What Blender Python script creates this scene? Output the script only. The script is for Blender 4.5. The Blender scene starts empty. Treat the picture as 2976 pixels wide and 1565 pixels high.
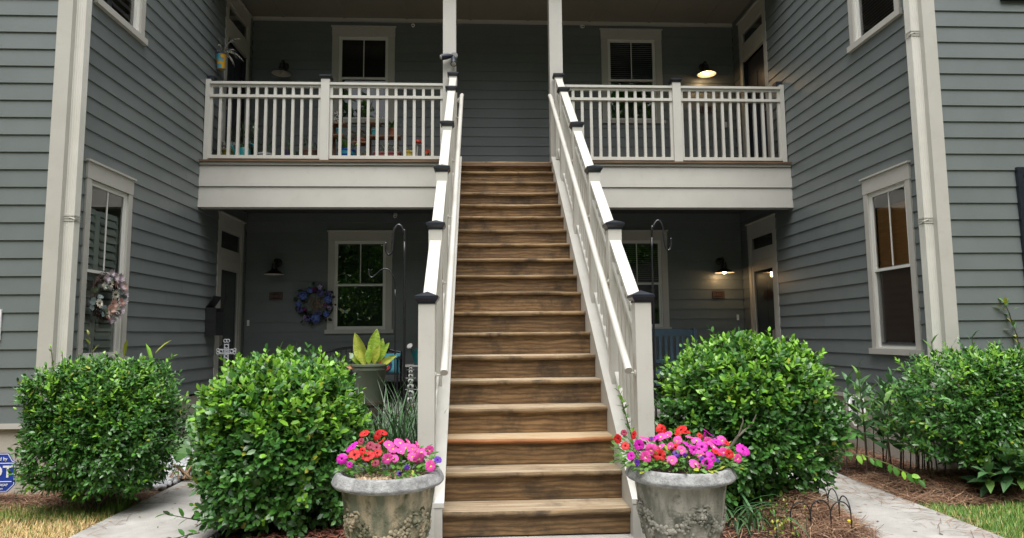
import bpy, math, random
import numpy as np
from mathutils import Vector, Matrix

# ------------------------------------------------------------------ camera, sky, sun, exposure
SC = bpy.context.scene
COL = SC.collection
cd = bpy.data.cameras.new('camera'); cam = bpy.data.objects.new('camera', cd); COL.objects.link(cam)
CAM = Vector((-0.3324, -4.3270, 1.3132))
RT = Vector((0.99876536, -0.04892092, -0.00863083)); UP = Vector((0.00375361, -0.09892416, 0.9950879)); FW = Vector((0.04953442, 0.99389172, 0.09861839))
cam.matrix_world = Matrix(((RT.x, UP.x, -FW.x, CAM.x), (RT.y, UP.y, -FW.y, CAM.y), (RT.z, UP.z, -FW.z, CAM.z), (0, 0, 0, 1)))
cd.sensor_width = 36.0; cd.lens = 1911.0 / 2976 * 36; cd.clip_end = 500; cd.clip_start = 0.05
SC.camera = cam

SUN_EL, SUN_AZ = 66.0, 184.0           # azimuth clockwise from +Y: the sun is behind the camera, high, veiled by cloud
W = bpy.data.worlds.new('World'); SC.world = W; W.use_nodes = True
nt = W.node_tree; nt.nodes.clear()
o = nt.nodes.new('ShaderNodeOutputWorld'); bg = nt.nodes.new('ShaderNodeBackground'); sky = nt.nodes.new('ShaderNodeTexSky')
sky.sky_type = 'NISHITA'; sky.sun_disc = False; sky.sun_elevation = math.radians(SUN_EL); sky.sun_rotation = math.radians(SUN_AZ)
sky.air_density = 1.0; sky.dust_density = 3.0; sky.ozone_density = 1.0
tc = nt.nodes.new('ShaderNodeTexCoord'); nz = nt.nodes.new('ShaderNodeTexNoise'); rp = nt.nodes.new('ShaderNodeValToRGB'); mx = nt.nodes.new('ShaderNodeMix'); mx.data_type = 'RGBA'
nz.inputs['Scale'].default_value = 2.6; nz.inputs['Detail'].default_value = 7; nz.inputs['Roughness'].default_value = 0.55
rp.color_ramp.elements[0].position = 0.30; rp.color_ramp.elements[1].position = 0.52
# cloud layer: an overcast sky is about three times as bright overhead as at the horizon
sp = nt.nodes.new('ShaderNodeSeparateXYZ'); cl = nt.nodes.new('ShaderNodeMapRange'); cm = nt.nodes.new('ShaderNodeVectorMath'); cm.operation = 'SCALE'
cl.inputs['From Min'].default_value = 0.0; cl.inputs['From Max'].default_value = 1.0; cl.inputs['To Min'].default_value = 0.5; cl.inputs['To Max'].default_value = 1.5
cm.inputs[0].default_value = (8.6, 8.7, 8.9)
nt.links.new(tc.outputs['Generated'], sp.inputs[0]); nt.links.new(sp.outputs['Z'], cl.inputs['Value']); nt.links.new(cl.outputs[0], cm.inputs['Scale']); nt.links.new(cm.outputs[0], mx.inputs[7])
nt.links.new(tc.outputs['Generated'], nz.inputs['Vector']); nt.links.new(nz.outputs['Fac'], rp.inputs['Fac']); nt.links.new(rp.outputs['Color'], mx.inputs[0])
nt.links.new(sky.outputs['Color'], mx.inputs[6]); nt.links.new(mx.outputs[2], bg.inputs['Color'])
bg.inputs['Strength'].default_value = 0.06
nt.links.new(bg.outputs[0], o.inputs['Surface'])
sd = bpy.data.lights.new('sun', 'SUN'); sun = bpy.data.objects.new('sun', sd); COL.objects.link(sun)
sd.energy = 1.5; sd.angle = math.radians(42); sd.color = (1.0, 0.975, 0.94)
az, el = math.radians(SUN_AZ), math.radians(SUN_EL)
sdir = Vector((math.sin(az) * math.cos(el), math.cos(az) * math.cos(el), math.sin(el)))
sun.rotation_euler = (-sdir).to_track_quat('-Z', 'Y').to_euler(); sun.location = sdir * 40
SC.view_settings.view_transform = 'Standard'; SC.view_settings.look = 'None'; SC.view_settings.gamma = 1.0; SC.view_settings.use_curve_mapping = False
SC.view_settings.exposure = 1.56
SC.render.engine = 'CYCLES'
SC.cycles.use_denoising = True
SC.cycles.max_bounces = 8; SC.cycles.diffuse_bounces = 4; SC.cycles.glossy_bounces = 4; SC.cycles.transparent_max_bounces = 12
SC.cycles.sample_clamp_indirect = 8.0

RNG = np.random.RandomState(7); random.seed(7)
R = RNG.uniform

# ------------------------------------------------------------------ materials
MATS = {}
def mat(name, col, rough=0.5, col2=None, scale=6.0, stretch=(1, 1, 1), detail=4, lo=0.35, hi=0.65, bump=0.0, bscale=60.0, bstretch=None,
        metal=0.0, spec=0.5, obj_var=0.0, island=0.0, trans=0.0, col3=None, scale3=2.0, amt3=0.5, lo3=0.5, hi3=0.7, coords='Object', coat=0.0, wave=None):
    if name in MATS: return MATS[name]
    m = bpy.data.materials.new(name); m.use_nodes = True; n = m.node_tree; N = n.nodes; Lk = n.links.new
    p = N['Principled BSDF']; out = N['Material Output']
    p.inputs['Roughness'].default_value = rough; p.inputs['Metallic'].default_value = metal; p.inputs['Specular IOR Level'].default_value = spec
    p.inputs['Coat Weight'].default_value = coat
    tcn = N.new('ShaderNodeTexCoord'); vec = tcn.outputs[coords]
    oi = N.new('ShaderNodeObjectInfo')
    add = N.new('ShaderNodeVectorMath'); add.operation = 'MULTIPLY_ADD'
    comb = N.new('ShaderNodeCombineXYZ')
    for i in range(3): Lk(oi.outputs['Random'], comb.inputs[i])
    Lk(comb.outputs[0], add.inputs[0]); add.inputs[1].default_value = (37.0, 53.0, 29.0); Lk(vec, add.inputs[2])
    vec = add.outputs[0]
    def noise(s, st, d, rough_=0.55):
        mp = N.new('ShaderNodeMapping'); mp.inputs['Scale'].default_value = st; Lk(vec, mp.inputs['Vector'])
        t = N.new('ShaderNodeTexNoise'); t.inputs['Scale'].default_value = s; t.inputs['Detail'].default_value = d; t.inputs['Roughness'].default_value = rough_
        Lk(mp.outputs[0], t.inputs['Vector']); return t.outputs['Fac']
    def ramp(f, a, b):
        r = N.new('ShaderNodeMapRange'); r.inputs['From Min'].default_value = a; r.inputs['From Max'].default_value = b; Lk(f, r.inputs['Value']); return r.outputs[0]
    def mix(f, a, b):
        x = N.new('ShaderNodeMix'); x.data_type = 'RGBA'
        if isinstance(f, float): x.inputs[0].default_value = f
        else: Lk(f, x.inputs[0])
        for k, v in ((6, a), (7, b)):
            if isinstance(v, tuple): x.inputs[k].default_value = (v[0], v[1], v[2], 1)
            else: Lk(v, x.inputs[k])
        return x.outputs[2]
    c = tuple(col)
    if col2 is not None: c = mix(ramp(noise(scale, stretch, detail), lo, hi), tuple(col), tuple(col2))
    if wave is not None:
        mp = N.new('ShaderNodeMapping'); mp.inputs['Scale'].default_value = (wave[1], 1, 1); Lk(vec, mp.inputs['Vector'])
        wv = N.new('ShaderNodeTexWave'); wv.wave_type = 'BANDS'; wv.bands_direction = 'Z'; wv.inputs['Scale'].default_value = wave[0]; wv.inputs['Distortion'].default_value = wave[2]; wv.inputs['Detail'].default_value = 4; wv.inputs['Detail Scale'].default_value = wave[3]; wv.inputs['Detail Roughness'].default_value = .6
        Lk(mp.outputs[0], wv.inputs['Vector']); wm = N.new('ShaderNodeMath'); wm.operation = 'MULTIPLY'; wm.inputs[1].default_value = wave[4]; Lk(ramp(wv.outputs['Fac'], .25, .95), wm.inputs[0]); c = mix(wm.outputs[0], c, tuple(wave[5]))
    if col3 is not None:
        f = ramp(noise(scale3, (1, 1, 1), 5, 0.65), lo3, hi3)
        mul = N.new('ShaderNodeMath'); mul.operation = 'MULTIPLY'; Lk(f, mul.inputs[0]); mul.inputs[1].default_value = amt3
        c = mix(mul.outputs[0], c, tuple(col3))
    if obj_var or island:
        hs = N.new('ShaderNodeHueSaturation')
        if isinstance(c, tuple): hs.inputs['Color'].default_value = (c[0], c[1], c[2], 1)
        else: Lk(c, hs.inputs['Color'])
        v = N.new('ShaderNodeMapRange')
        if island:
            g = N.new('ShaderNodeNewGeometry'); ad = N.new('ShaderNodeMath'); ad.operation = 'ADD'; Lk(g.outputs['Random Per Island'], ad.inputs[0]); Lk(oi.outputs['Random'], ad.inputs[1])
            fr = N.new('ShaderNodeMath'); fr.operation = 'FRACT'; Lk(ad.outputs[0], fr.inputs[0]); src = fr.outputs[0]; a = island
        else: src = oi.outputs['Random']; a = obj_var
        Lk(src, v.inputs['Value']); v.inputs['To Min'].default_value = 1 - a; v.inputs['To Max'].default_value = 1 + a
        Lk(v.outputs[0], hs.inputs['Value']); c = hs.outputs['Color']
    if isinstance(c, tuple): p.inputs['Base Color'].default_value = (c[0], c[1], c[2], 1)
    else: Lk(c, p.inputs['Base Color'])
    if bump:
        b = N.new('ShaderNodeBump'); b.inputs['Strength'].default_value = bump; b.inputs['Distance'].default_value = 0.01
        Lk(noise(bscale, bstretch or (1, 1, 1), 5, 0.6), b.inputs['Height']); Lk(b.outputs[0], p.inputs['Normal'])
    if trans:
        tr = N.new('ShaderNodeBsdfTranslucent'); ms = N.new('ShaderNodeMixShader'); ms.inputs[0].default_value = trans
        if isinstance(c, tuple): tr.inputs['Color'].default_value = (c[0], c[1], c[2], 1)
        else: Lk(c, tr.inputs['Color'])
        Lk(p.outputs[0], ms.inputs[1]); Lk(tr.outputs[0], ms.inputs[2]); Lk(ms.outputs[0], out.inputs['Surface'])
    MATS[name] = m; return m

def glass_mat(name, tint=(1, 1, 1), rough=0.0, ior=1.5, gain=1.0):
    m = bpy.data.materials.new(name); m.use_nodes = True; n = m.node_tree; N = n.nodes; N.remove(N['Principled BSDF'])
    t = N.new('ShaderNodeBsdfTransparent'); g = N.new('ShaderNodeBsdfGlossy'); f = N.new('ShaderNodeFresnel'); ms = N.new('ShaderNodeMixShader')
    t.inputs['Color'].default_value = (*tint, 1); g.inputs['Roughness'].default_value = rough; f.inputs['IOR'].default_value = ior
    mu = N.new('ShaderNodeMath'); mu.operation = 'MULTIPLY'; mu.use_clamp = True; mu.inputs[1].default_value = gain
    n.links.new(f.outputs[0], mu.inputs[0]); n.links.new(mu.outputs[0], ms.inputs[0]); n.links.new(t.outputs[0], ms.inputs[1]); n.links.new(g.outputs[0], ms.inputs[2])
    n.links.new(ms.outputs[0], N['Material Output'].inputs['Surface']); MATS[name] = m; return m

def screen_mat(name, col, opac):
    m = bpy.data.materials.new(name); m.use_nodes = True; n = m.node_tree; N = n.nodes; p = N['Principled BSDF']
    p.inputs['Base Color'].default_value = (*col, 1); p.inputs['Roughness'].default_value = 0.8; p.inputs['Alpha'].default_value = opac; MATS[name] = m; return m

def emit_mat(name, col, s):
    m = bpy.data.materials.new(name); m.use_nodes = True; p = m.node_tree.nodes['Principled BSDF']
    p.inputs['Base Color'].default_value = (*col, 1); p.inputs['Emission Color'].default_value = (*col, 1); p.inputs['Emission Strength'].default_value = s; MATS[name] = m; return m

SIDING = mat('siding_paint', (.138, .158, .157), .38, col2=(.154, .174, .173), scale=2.2, stretch=(1, 1, .6), obj_var=.035, bump=.10, bscale=55, bstretch=(.5, .5, 5), col3=(.165, .178, .174), scale3=9, amt3=.25, lo3=.58, hi3=.75)
TRIM = mat('trim_paint', (.455, .44, .40), .5, col2=(.485, .47, .43), scale=3, bump=.05, bscale=90, col3=(.33, .31, .25), scale3=8, amt3=.32, lo3=.55, hi3=.8, obj_var=.02)
RAILP = mat('railing_paint', (.52, .505, .46), .42, col2=(.55, .535, .49), scale=4, bump=.04, bscale=120, col3=(.36, .33, .26), scale3=14, amt3=.35, lo3=.56, hi3=.8)
SASH = mat('sash_vinyl', (.72, .71, .67), .4, col2=(.68, .67, .63), scale=5)
FND = mat('foundation_stucco', (.50, .46, .39), .9, col2=(.42, .39, .33), scale=5, bump=.4, bscale=120)
NAVY = mat('post_cap_black', (.013, .016, .024), .33, col2=(.018, .022, .03), scale=20)
BLACK = mat('black_metal', (.012, .012, .014), .35, col2=(.02, .02, .022), scale=30, spec=.5)
STEEL = mat('bare_hook_steel', (.10, .10, .11), .28, col2=(.04, .04, .045), scale=14, metal=.8)
BRONZE = mat('dark_bronze', (.035, .03, .025), .35, col2=(.05, .045, .04), scale=20, metal=.7)
LINER = mat('lamp_white_lining', (.62, .58, .52), .45)
ROOM = mat('pale_room', (.55, .54, .50), .9)
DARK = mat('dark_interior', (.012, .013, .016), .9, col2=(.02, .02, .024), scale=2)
CEIL = mat('ceiling_board', (.24, .225, .19), .75, col2=(.215, .20, .17), scale=2)
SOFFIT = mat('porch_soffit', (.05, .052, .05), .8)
DOORM = mat('door_navy', (.018, .022, .035), .35, col2=(.024, .028, .04), scale=4)
BRASS = mat('satin_nickel', (.55, .53, .50), .3, metal=1.0)
CONC = mat('concrete_walk', (.43, .415, .39), .9, col2=(.33, .315, .29), scale=4.0, detail=9, bump=.5, bscale=160, col3=(.19, .18, .165), scale3=6, amt3=.6, lo3=.53, hi3=.72, obj_var=.07)
PORCHC = mat('porch_slab', (.22, .21, .19), .85, col2=(.18, .17, .16), scale=3, bump=.2, bscale=90)
TREADM = mat('tread_wood', (.47, .385, .27), .7, col2=(.27, .185, .105), spec=.3, scale=4, stretch=(.5, 6, 6), detail=8, lo=.36, hi=.66, bump=.6, bscale=30, bstretch=(.4, 9, 9), col3=(.15, .11, .075), scale3=4.2, amt3=.75, lo3=.52, hi3=.70, obj_var=.14)
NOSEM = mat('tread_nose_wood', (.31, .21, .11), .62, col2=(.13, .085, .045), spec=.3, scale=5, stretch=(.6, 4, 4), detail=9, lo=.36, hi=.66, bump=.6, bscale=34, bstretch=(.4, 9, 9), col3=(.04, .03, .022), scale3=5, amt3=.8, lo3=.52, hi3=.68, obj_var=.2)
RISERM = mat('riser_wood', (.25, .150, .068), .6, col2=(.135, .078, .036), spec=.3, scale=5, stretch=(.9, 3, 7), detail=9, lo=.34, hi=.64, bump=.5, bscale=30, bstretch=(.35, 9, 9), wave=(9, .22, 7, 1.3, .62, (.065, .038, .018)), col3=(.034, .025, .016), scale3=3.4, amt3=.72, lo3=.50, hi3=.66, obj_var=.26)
TREADN = mat('newer_tread_wood', (.50, .40, .27), .6, col2=(.40, .27, .14), scale=5, stretch=(.55, 7, 7), detail=7, bump=.45, bscale=30, bstretch=(.4, 9, 9), col3=(.45, .36, .26), scale3=4, amt3=.6)
DECKW = mat('deck_edge_wood', (.16, .09, .042), .65, col2=(.085, .05, .028), scale=5, stretch=(.5, 6, 6), bump=.4, bscale=30, bstretch=(.4, 9, 9))
CEDAR = mat('cedar_stand_wood', (.22, .10, .042), .6, col2=(.14, .06, .026), scale=6, stretch=(2, 2, 1), bump=.2)
GLASS = glass_mat('window_glass', (.97, .98, .98), gain=2.6)
SCREEN = screen_mat('insect_screen', (.010, .009, .010), .55)
SHUTTER = mat('interior_shutter', (.74, .84, .79), .45)
BAMBOO = mat('woven_blind', (.78, .42, .14), .8, col2=(.64, .31, .09), scale=30, stretch=(.3, .3, 9), bump=.4, bscale=120, bstretch=(.2, .2, 5), trans=.25)
BLIND = mat('grey_blind', (.30, .34, .40), .5)
CURT = mat('pale_curtain', (.50, .58, .54), .8)
STONE = mat('weathered_pot', (.36, .34, .29), .92, col2=(.15, .15, .12), scale=13, stretch=(1, 1, .28), detail=9, lo=.40, hi=.62, bump=.8, bscale=90, col3=(.045, .048, .034), scale3=9, amt3=.8, lo3=.50, hi3=.64)
STONE2 = mat('weathered_pot_tan', (.46, .38, .26), .92, col2=(.16, .17, .115), scale=12, stretch=(1, 1, .25), detail=9, lo=.40, hi=.60, bump=.8, bscale=90, col3=(.050, .058, .026), scale3=8, amt3=.85, lo3=.49, hi3=.62)
RIM = mat('trim_paint', (.455, .44, .40), .5, col2=(.485, .47, .43), scale=3, bump=.05, bscale=90, col3=(.33, .31, .25), scale3=8, amt3=.32, lo3=.55, hi3=.8, obj_var=.02)
RAILP = mat('railing_paint', (.52, .505, .46), .42, col2=(.55, .535, .49), scale=4, bump=.04, bscale=120, col3=(.36, .33, .26), scale3=14, amt3=.35, lo3=.56, hi3=.8)
SASH = mat('sash_vinyl', (.72, .71, .67), .4, col2=(.68, .67, .63), scale=5)
FND = mat('foundation_stucco', (.50, .46, .39), .9, col2=(.42, .39, .33), scale=5, bump=.4, bscale=120)
NAVY = mat('post_cap_black', (.013, .016, .024), .33, col2=(.018, .022, .03), scale=20)
BLACK = mat('black_metal', (.012, .012, .014), .35, col2=(.02, .02, .022), scale=30, spec=.5)
STEEL = mat('bare_hook_steel', (.10, .10, .11), .28, col2=(.04, .04, .045), scale=14, metal=.8)
BRONZE = mat('dark_bronze', (.035, .03, .025), .35, col2=(.05, .045, .04), scale=20, metal=.7)
LINER = mat('lamp_white_lining', (.62, .58, .52), .45)
ROOM = mat('pale_room', (.55, .54, .50), .9)
DARK = mat('dark_interior', (.012, .013, .016), .9, col2=(.02, .02, .024), scale=2)
CEIL = mat('ceiling_board', (.24, .225, .19), .75, col2=(.215, .20, .17), scale=2)
SOFFIT = mat('porch_soffit', (.05, .052, .05), .8)
DOORM = mat('door_navy', (.018, .022, .035), .35, col2=(.024, .028, .04), scale=4)
BRASS = mat('satin_nickel', (.55, .53, .50), .3, metal=1.0)
CONC = mat('concrete_walk', (.43, .415, .39), .9, col2=(.33, .315, .29), scale=4.0, detail=9, bump=.5, bscale=160, col3=(.19, .18, .165), scale3=6, amt3=.6, lo3=.53, hi3=.72, obj_var=.07)
PORCHC = mat('porch_slab', (.22, .21, .19), .85, col2=(.18, .17, .16), scale=3, bump=.2, bscale=90)
TREADM = mat('tread_wood', (.43, .335, .215), .66, col2=(.25, .165, .085), spec=.35, scale=4, stretch=(.5, 6, 6), detail=7, lo=.36, hi=.66, bump=.5, bscale=30, bstretch=(.4, 9, 9), col3=(.16, .115, .075), scale3=3.6, amt3=.7, lo3=.52, hi3=.72, obj_var=.14)
NOSEM = mat('tread_nose_wood', (.23, .145, .07), .6, col2=(.085, .052, .026), spec=.35, scale=4.5, stretch=(.5, 4, 4), detail=8, lo=.34, hi=.68, bump=.5, bscale=30, bstretch=(.4, 9, 9), col3=(.05, .036, .026), scale3=3.4, amt3=.75, lo3=.5, hi3=.7, obj_var=.2)
RISERM = mat('riser_wood', (.185, .108, .044), .58, col2=(.058, .034, .016), spec=.35, scale=3.2, stretch=(.7, 3, 9), detail=9, lo=.34, hi=.64, bump=.5, bscale=26, bstretch=(.4, 9, 9), col3=(.030, .021, .014), scale3=2.4, amt3=.85, lo3=.48, hi3=.68, obj_var=.28)
TREADN = mat('newer_tread_wood', (.50, .40, .27), .6, col2=(.40, .27, .14), scale=5, stretch=(.55, 7, 7), detail=7, bump=.45, bscale=30, bstretch=(.4, 9, 9), col3=(.45, .36, .26), scale3=4, amt3=.6)
DECKW = mat('deck_edge_wood', (.16, .09, .042), .65, col2=(.085, .05, .028), scale=5, stretch=(.5, 6, 6), bump=.4, bscale=30, bstretch=(.4, 9, 9))
CEDAR = mat('cedar_stand_wood', (.22, .10, .042), .6, col2=(.14, .06, .026), scale=6, stretch=(2, 2, 1), bump=.2)
GLASS = glass_mat('window_glass', (.97, .98, .98), gain=2.6)
SCREEN = screen_mat('insect_screen', (.010, .009, .010), .55)
SHUTTER = mat('interior_shutter', (.74, .84, .79), .45)
BAMBOO = mat('woven_blind', (.78, .42, .14), .8, col2=(.64, .31, .09), scale=30, stretch=(.3, .3, 9), bump=.4, bscale=120, bstretch=(.2, .2, 5), trans=.25)
BLIND = mat('grey_blind', (.30, .34, .40), .5)
CURT = mat('pale_curtain', (.50, .58, .54), .8)
STONE = mat('weathered_pot', (.33, .31, .265), .92, col2=(.155, .155, .125), scale=6, stretch=(1, 1, .30), detail=8, lo=.42, hi=.60, bump=.6, bscale=60, col3=(.040, .042, .030), scale3=6, amt3=.75, lo3=.50, hi3=.66)
STONE2 = mat('weathered_pot_tan', (.42, .345, .235), .92, col2=(.17, .175, .12), scale=5, stretch=(1, 1, .28), detail=8, lo=.42, hi=.58, bump=.6, bscale=60, col3=(.050, .058, .026), scale3=6.5, amt3=.8, lo3=.49, hi3=.64)
RIM = mat('trim_paint', (.455, .44, .40), .5, col2=(.485, .47, .43), scale=3, bump=.05, bscale=90, col3=(.33, .31, .25), scale3=8, amt3=.32, lo3=.55, hi3=.8, obj_var=.02)
RAILP = mat('railing_paint', (.52, .505, .46), .42, col2=(.55, .535, .49), scale=4, bump=.04, bscale=120, col3=(.36, .33, .26), scale3=14, amt3=.35, lo3=.56, hi3=.8)
SASH = mat('sash_vinyl', (.72, .71, .67), .4, col2=(.68, .67, .63), scale=5)
FND = mat('foundation_stucco', (.50, .46, .39), .9, col2=(.42, .39, .33), scale=5, bump=.4, bscale=120)
NAVY = mat('post_cap_black', (.013, .016, .024), .33, col2=(.018, .022, .03), scale=20)
BLACK = mat('black_metal', (.012, .012, .014), .35, col2=(.02, .02, .022), scale=30, spec=.5)
STEEL = mat('bare_hook_steel', (.10, .10, .11), .28, col2=(.04, .04, .045), scale=14, metal=.8)
BRONZE = mat('dark_bronze', (.035, .03, .025), .35, col2=(.05, .045, .04), scale=20, metal=.7)
LINER = mat('lamp_white_lining', (.62, .58, .52), .45)
ROOM = mat('pale_room', (.55, .54, .50), .9)
DARK = mat('dark_interior', (.012, .013, .016), .9, col2=(.02, .02, .024), scale=2)
CEIL = mat('ceiling_board', (.24, .225, .19), .75, col2=(.215, .20, .17), scale=2)
SOFFIT = mat('porch_soffit', (.05, .052, .05), .8)
DOORM = mat('door_navy', (.018, .022, .035), .35, col2=(.024, .028, .04), scale=4)
BRASS = mat('satin_nickel', (.55, .53, .50), .3, metal=1.0)
CONC = mat('concrete_walk', (.43, .415, .39), .9, col2=(.33, .315, .29), scale=4.0, detail=9, bump=.5, bscale=160, col3=(.19, .18, .165), scale3=6, amt3=.6, lo3=.53, hi3=.72, obj_var=.07)
PORCHC = mat('porch_slab', (.22, .21, .19), .85, col2=(.18, .17, .16), scale=3, bump=.2, bscale=90)
TREADM = mat('tread_wood', (.43, .335, .215), .66, col2=(.25, .165, .085), spec=.35, scale=4, stretch=(.5, 6, 6), detail=7, lo=.36, hi=.66, bump=.5, bscale=30, bstretch=(.4, 9, 9), col3=(.16, .115, .075), scale3=3.6, amt3=.7, lo3=.52, hi3=.72, obj_var=.14)
NOSEM = mat('tread_nose_wood', (.23, .145, .07), .6, col2=(.085, .052, .026), spec=.35, scale=4.5, stretch=(.5, 4, 4), detail=8, lo=.34, hi=.68, bump=.5, bscale=30, bstretch=(.4, 9, 9), col3=(.05, .036, .026), scale3=3.4, amt3=.75, lo3=.5, hi3=.7, obj_var=.2)
RISERM = mat('riser_wood', (.185, .108, .044), .58, col2=(.058, .034, .016), spec=.35, scale=3.2, stretch=(.7, 3, 9), detail=9, lo=.34, hi=.64, bump=.5, bscale=26, bstretch=(.4, 9, 9), col3=(.030, .021, .014), scale3=2.4, amt3=.85, lo3=.48, hi3=.68, obj_var=.28)
TREADN = mat('newer_tread_wood', (.50, .40, .27), .6, col2=(.40, .27, .14), scale=5, stretch=(.55, 7, 7), detail=7, bump=.45, bscale=30, bstretch=(.4, 9, 9), col3=(.45, .36, .26), scale3=4, amt3=.6)
DECKW = mat('deck_edge_wood', (.16, .09, .042), .65, col2=(.085, .05, .028), scale=5, stretch=(.5, 6, 6), bump=.4, bscale=30, bstretch=(.4, 9, 9))
CEDAR = mat('cedar_stand_wood', (.22, .10, .042), .6, col2=(.14, .06, .026), scale=6, stretch=(2, 2, 1), bump=.2)
GLASS = glass_mat('window_glass', (.97, .98, .98), gain=2.6)
SCREEN = screen_mat('insect_screen', (.010, .009, .010), .55)
SHUTTER = mat('interior_shutter', (.74, .84, .79), .45)
BAMBOO = mat('woven_blind', (.78, .42, .14), .8, col2=(.64, .31, .09), scale=30, stretch=(.3, .3, 9), bump=.4, bscale=120, bstretch=(.2, .2, 5), trans=.25)
BLIND = mat('grey_blind', (.30, .34, .40), .5)
CURT = mat('pale_curtain', (.50, .58, .54), .8)
STONE = mat('weathered_pot', (.30, .285, .24), .92, col2=(.20, .20, .175), scale=5, stretch=(1, 1, .35), detail=7, lo=.38, hi=.62, bump=.55, bscale=60, col3=(.075, .075, .06), scale3=5, amt3=.65, lo3=.50, hi3=.70)
STONE2 = mat('weathered_pot_tan', (.34, .29, .21), .92, col2=(.19, .20, .15), scale=4, stretch=(1, 1, .35), detail=7, lo=.38, hi=.6, bump=.5, bscale=60, col3=(.095, .105, .04), scale3=6, amt3=.7, lo3=.50, hi3=.68)
RIM = mat('pot_rim', (.36, .36, .355), .9, col2=(.20, .20, .20), scale=22, detail=8, bump=.8, bscale=80, col3=(.09, .09, .09), scale3=18, amt3=.6, lo3=.5, hi3=.7)
LEAF = mat('leaf_mature', (.066, .190, .030), .34, spec=.55, island=.38, trans=.12)
LEAFD = mat('leaf_dark', (.042, .128, .028), .33, spec=.55, island=.35, trans=.08)
LEAFY = mat('leaf_young', (.21, .43, .042), .36, spec=.5, island=.30, trans=.22)
LEAFYY = mat('leaf_yellowing', (.33, .36, .04), .45, island=.3, trans=.2)
LANCE = mat('lance_leaf', (.075, .17, .065), .42, island=.3, trans=.18)
LANCEY = mat('lance_leaf_young', (.16, .31, .07), .42, island=.3, trans=.22)
BLADE = mat('blade_leaf', (.040, .12, .030), .38, island=.35, trans=.15)
BLADEG = mat('grey_blade_leaf', (.16, .22, .15), .45, island=.3, trans=.12)
PETLEAF = mat('petunia_leaf', (.095, .22, .035), .5, island=.3, trans=.22)
TWIG = mat('twig_bark', (.105, .075, .05), .85, col2=(.06, .045, .035), scale=20)
DEADW = mat('grey_dead_branch', (.27, .245, .20), .9, col2=(.17, .15, .12), scale=20)
STRAW = mat('pine_straw', (.22, .115, .068), .75, island=.5)
STRAWL = mat('pine_straw_pale', (.38, .25, .155), .75, island=.4)
MULCH = mat('mulch_soil', (.075, .040, .026), .95, col2=(.035, .021, .015), scale=22, detail=6, bump=.9, bscale=60)
REDM = mat('red_mulch', (.17, .058, .036), .95, island=.45)
SOIL = mat('lawn_soil', (.20, .15, .08), .95, col2=(.10, .095, .04), scale=12, detail=6, bump=.6, bscale=60)
GRASSG = mat('grass_green', (.155, .28, .045), .5, island=.4, trans=.2)
GRASSD = mat('grass_dry', (.62, .46, .21), .6, island=.35, trans=.15)
PEBB = mat('white_rock', (.56, .57, .58), .8, col2=(.40, .41, .42), scale=12, island=.2, bump=.3)
RIVER = mat('tan_pebble', (.44, .34, .22), .7, col2=(.30, .20, .12), scale=15, island=.35)
WHITEP = mat('white_plastic', (.78, .78, .77), .35)
TEAL = mat('teal_plastic', (.012, .26, .28), .35)
BLUEB = mat('blue_grey_bench_paint', (.062, .115, .155), .5, col2=(.05, .09, .125), scale=9, bump=.1)
TERRA = mat('terracotta', (.26, .095, .048), .8, col2=(.20, .075, .04), scale=8)
def plain(name, c, r=.5, **k): return mat(name, c, r, **k)

# ------------------------------------------------------------------ object helpers
def tag(o, label=None, cat=None, group=None, kind=None):
    for k, v in (('label', label), ('category', cat), ('group', group), ('kind', kind)):
        if v: o[k] = v
    return o
def thing(name, loc=(0, 0, 0), label=None, cat=None, group=None, kind=None, rotz=0.0):
    e = bpy.data.objects.new(name, None); COL.objects.link(e); e.location = loc; e.rotation_euler = (0, 0, rotz); e.empty_display_size = .1
    return tag(e, label, cat, group, kind)
def wloc(o):
    v = Vector((0, 0, 0))
    while o is not None: v += o.location; o = o.parent
    return v
def link(name, me, parent=None, loc=None, mats=None, smooth=False):
    ob = bpy.data.objects.new(name, me); COL.objects.link(ob)
    if parent is not None: ob.parent = parent
    if loc is not None: ob.location = loc
    return ob

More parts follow.
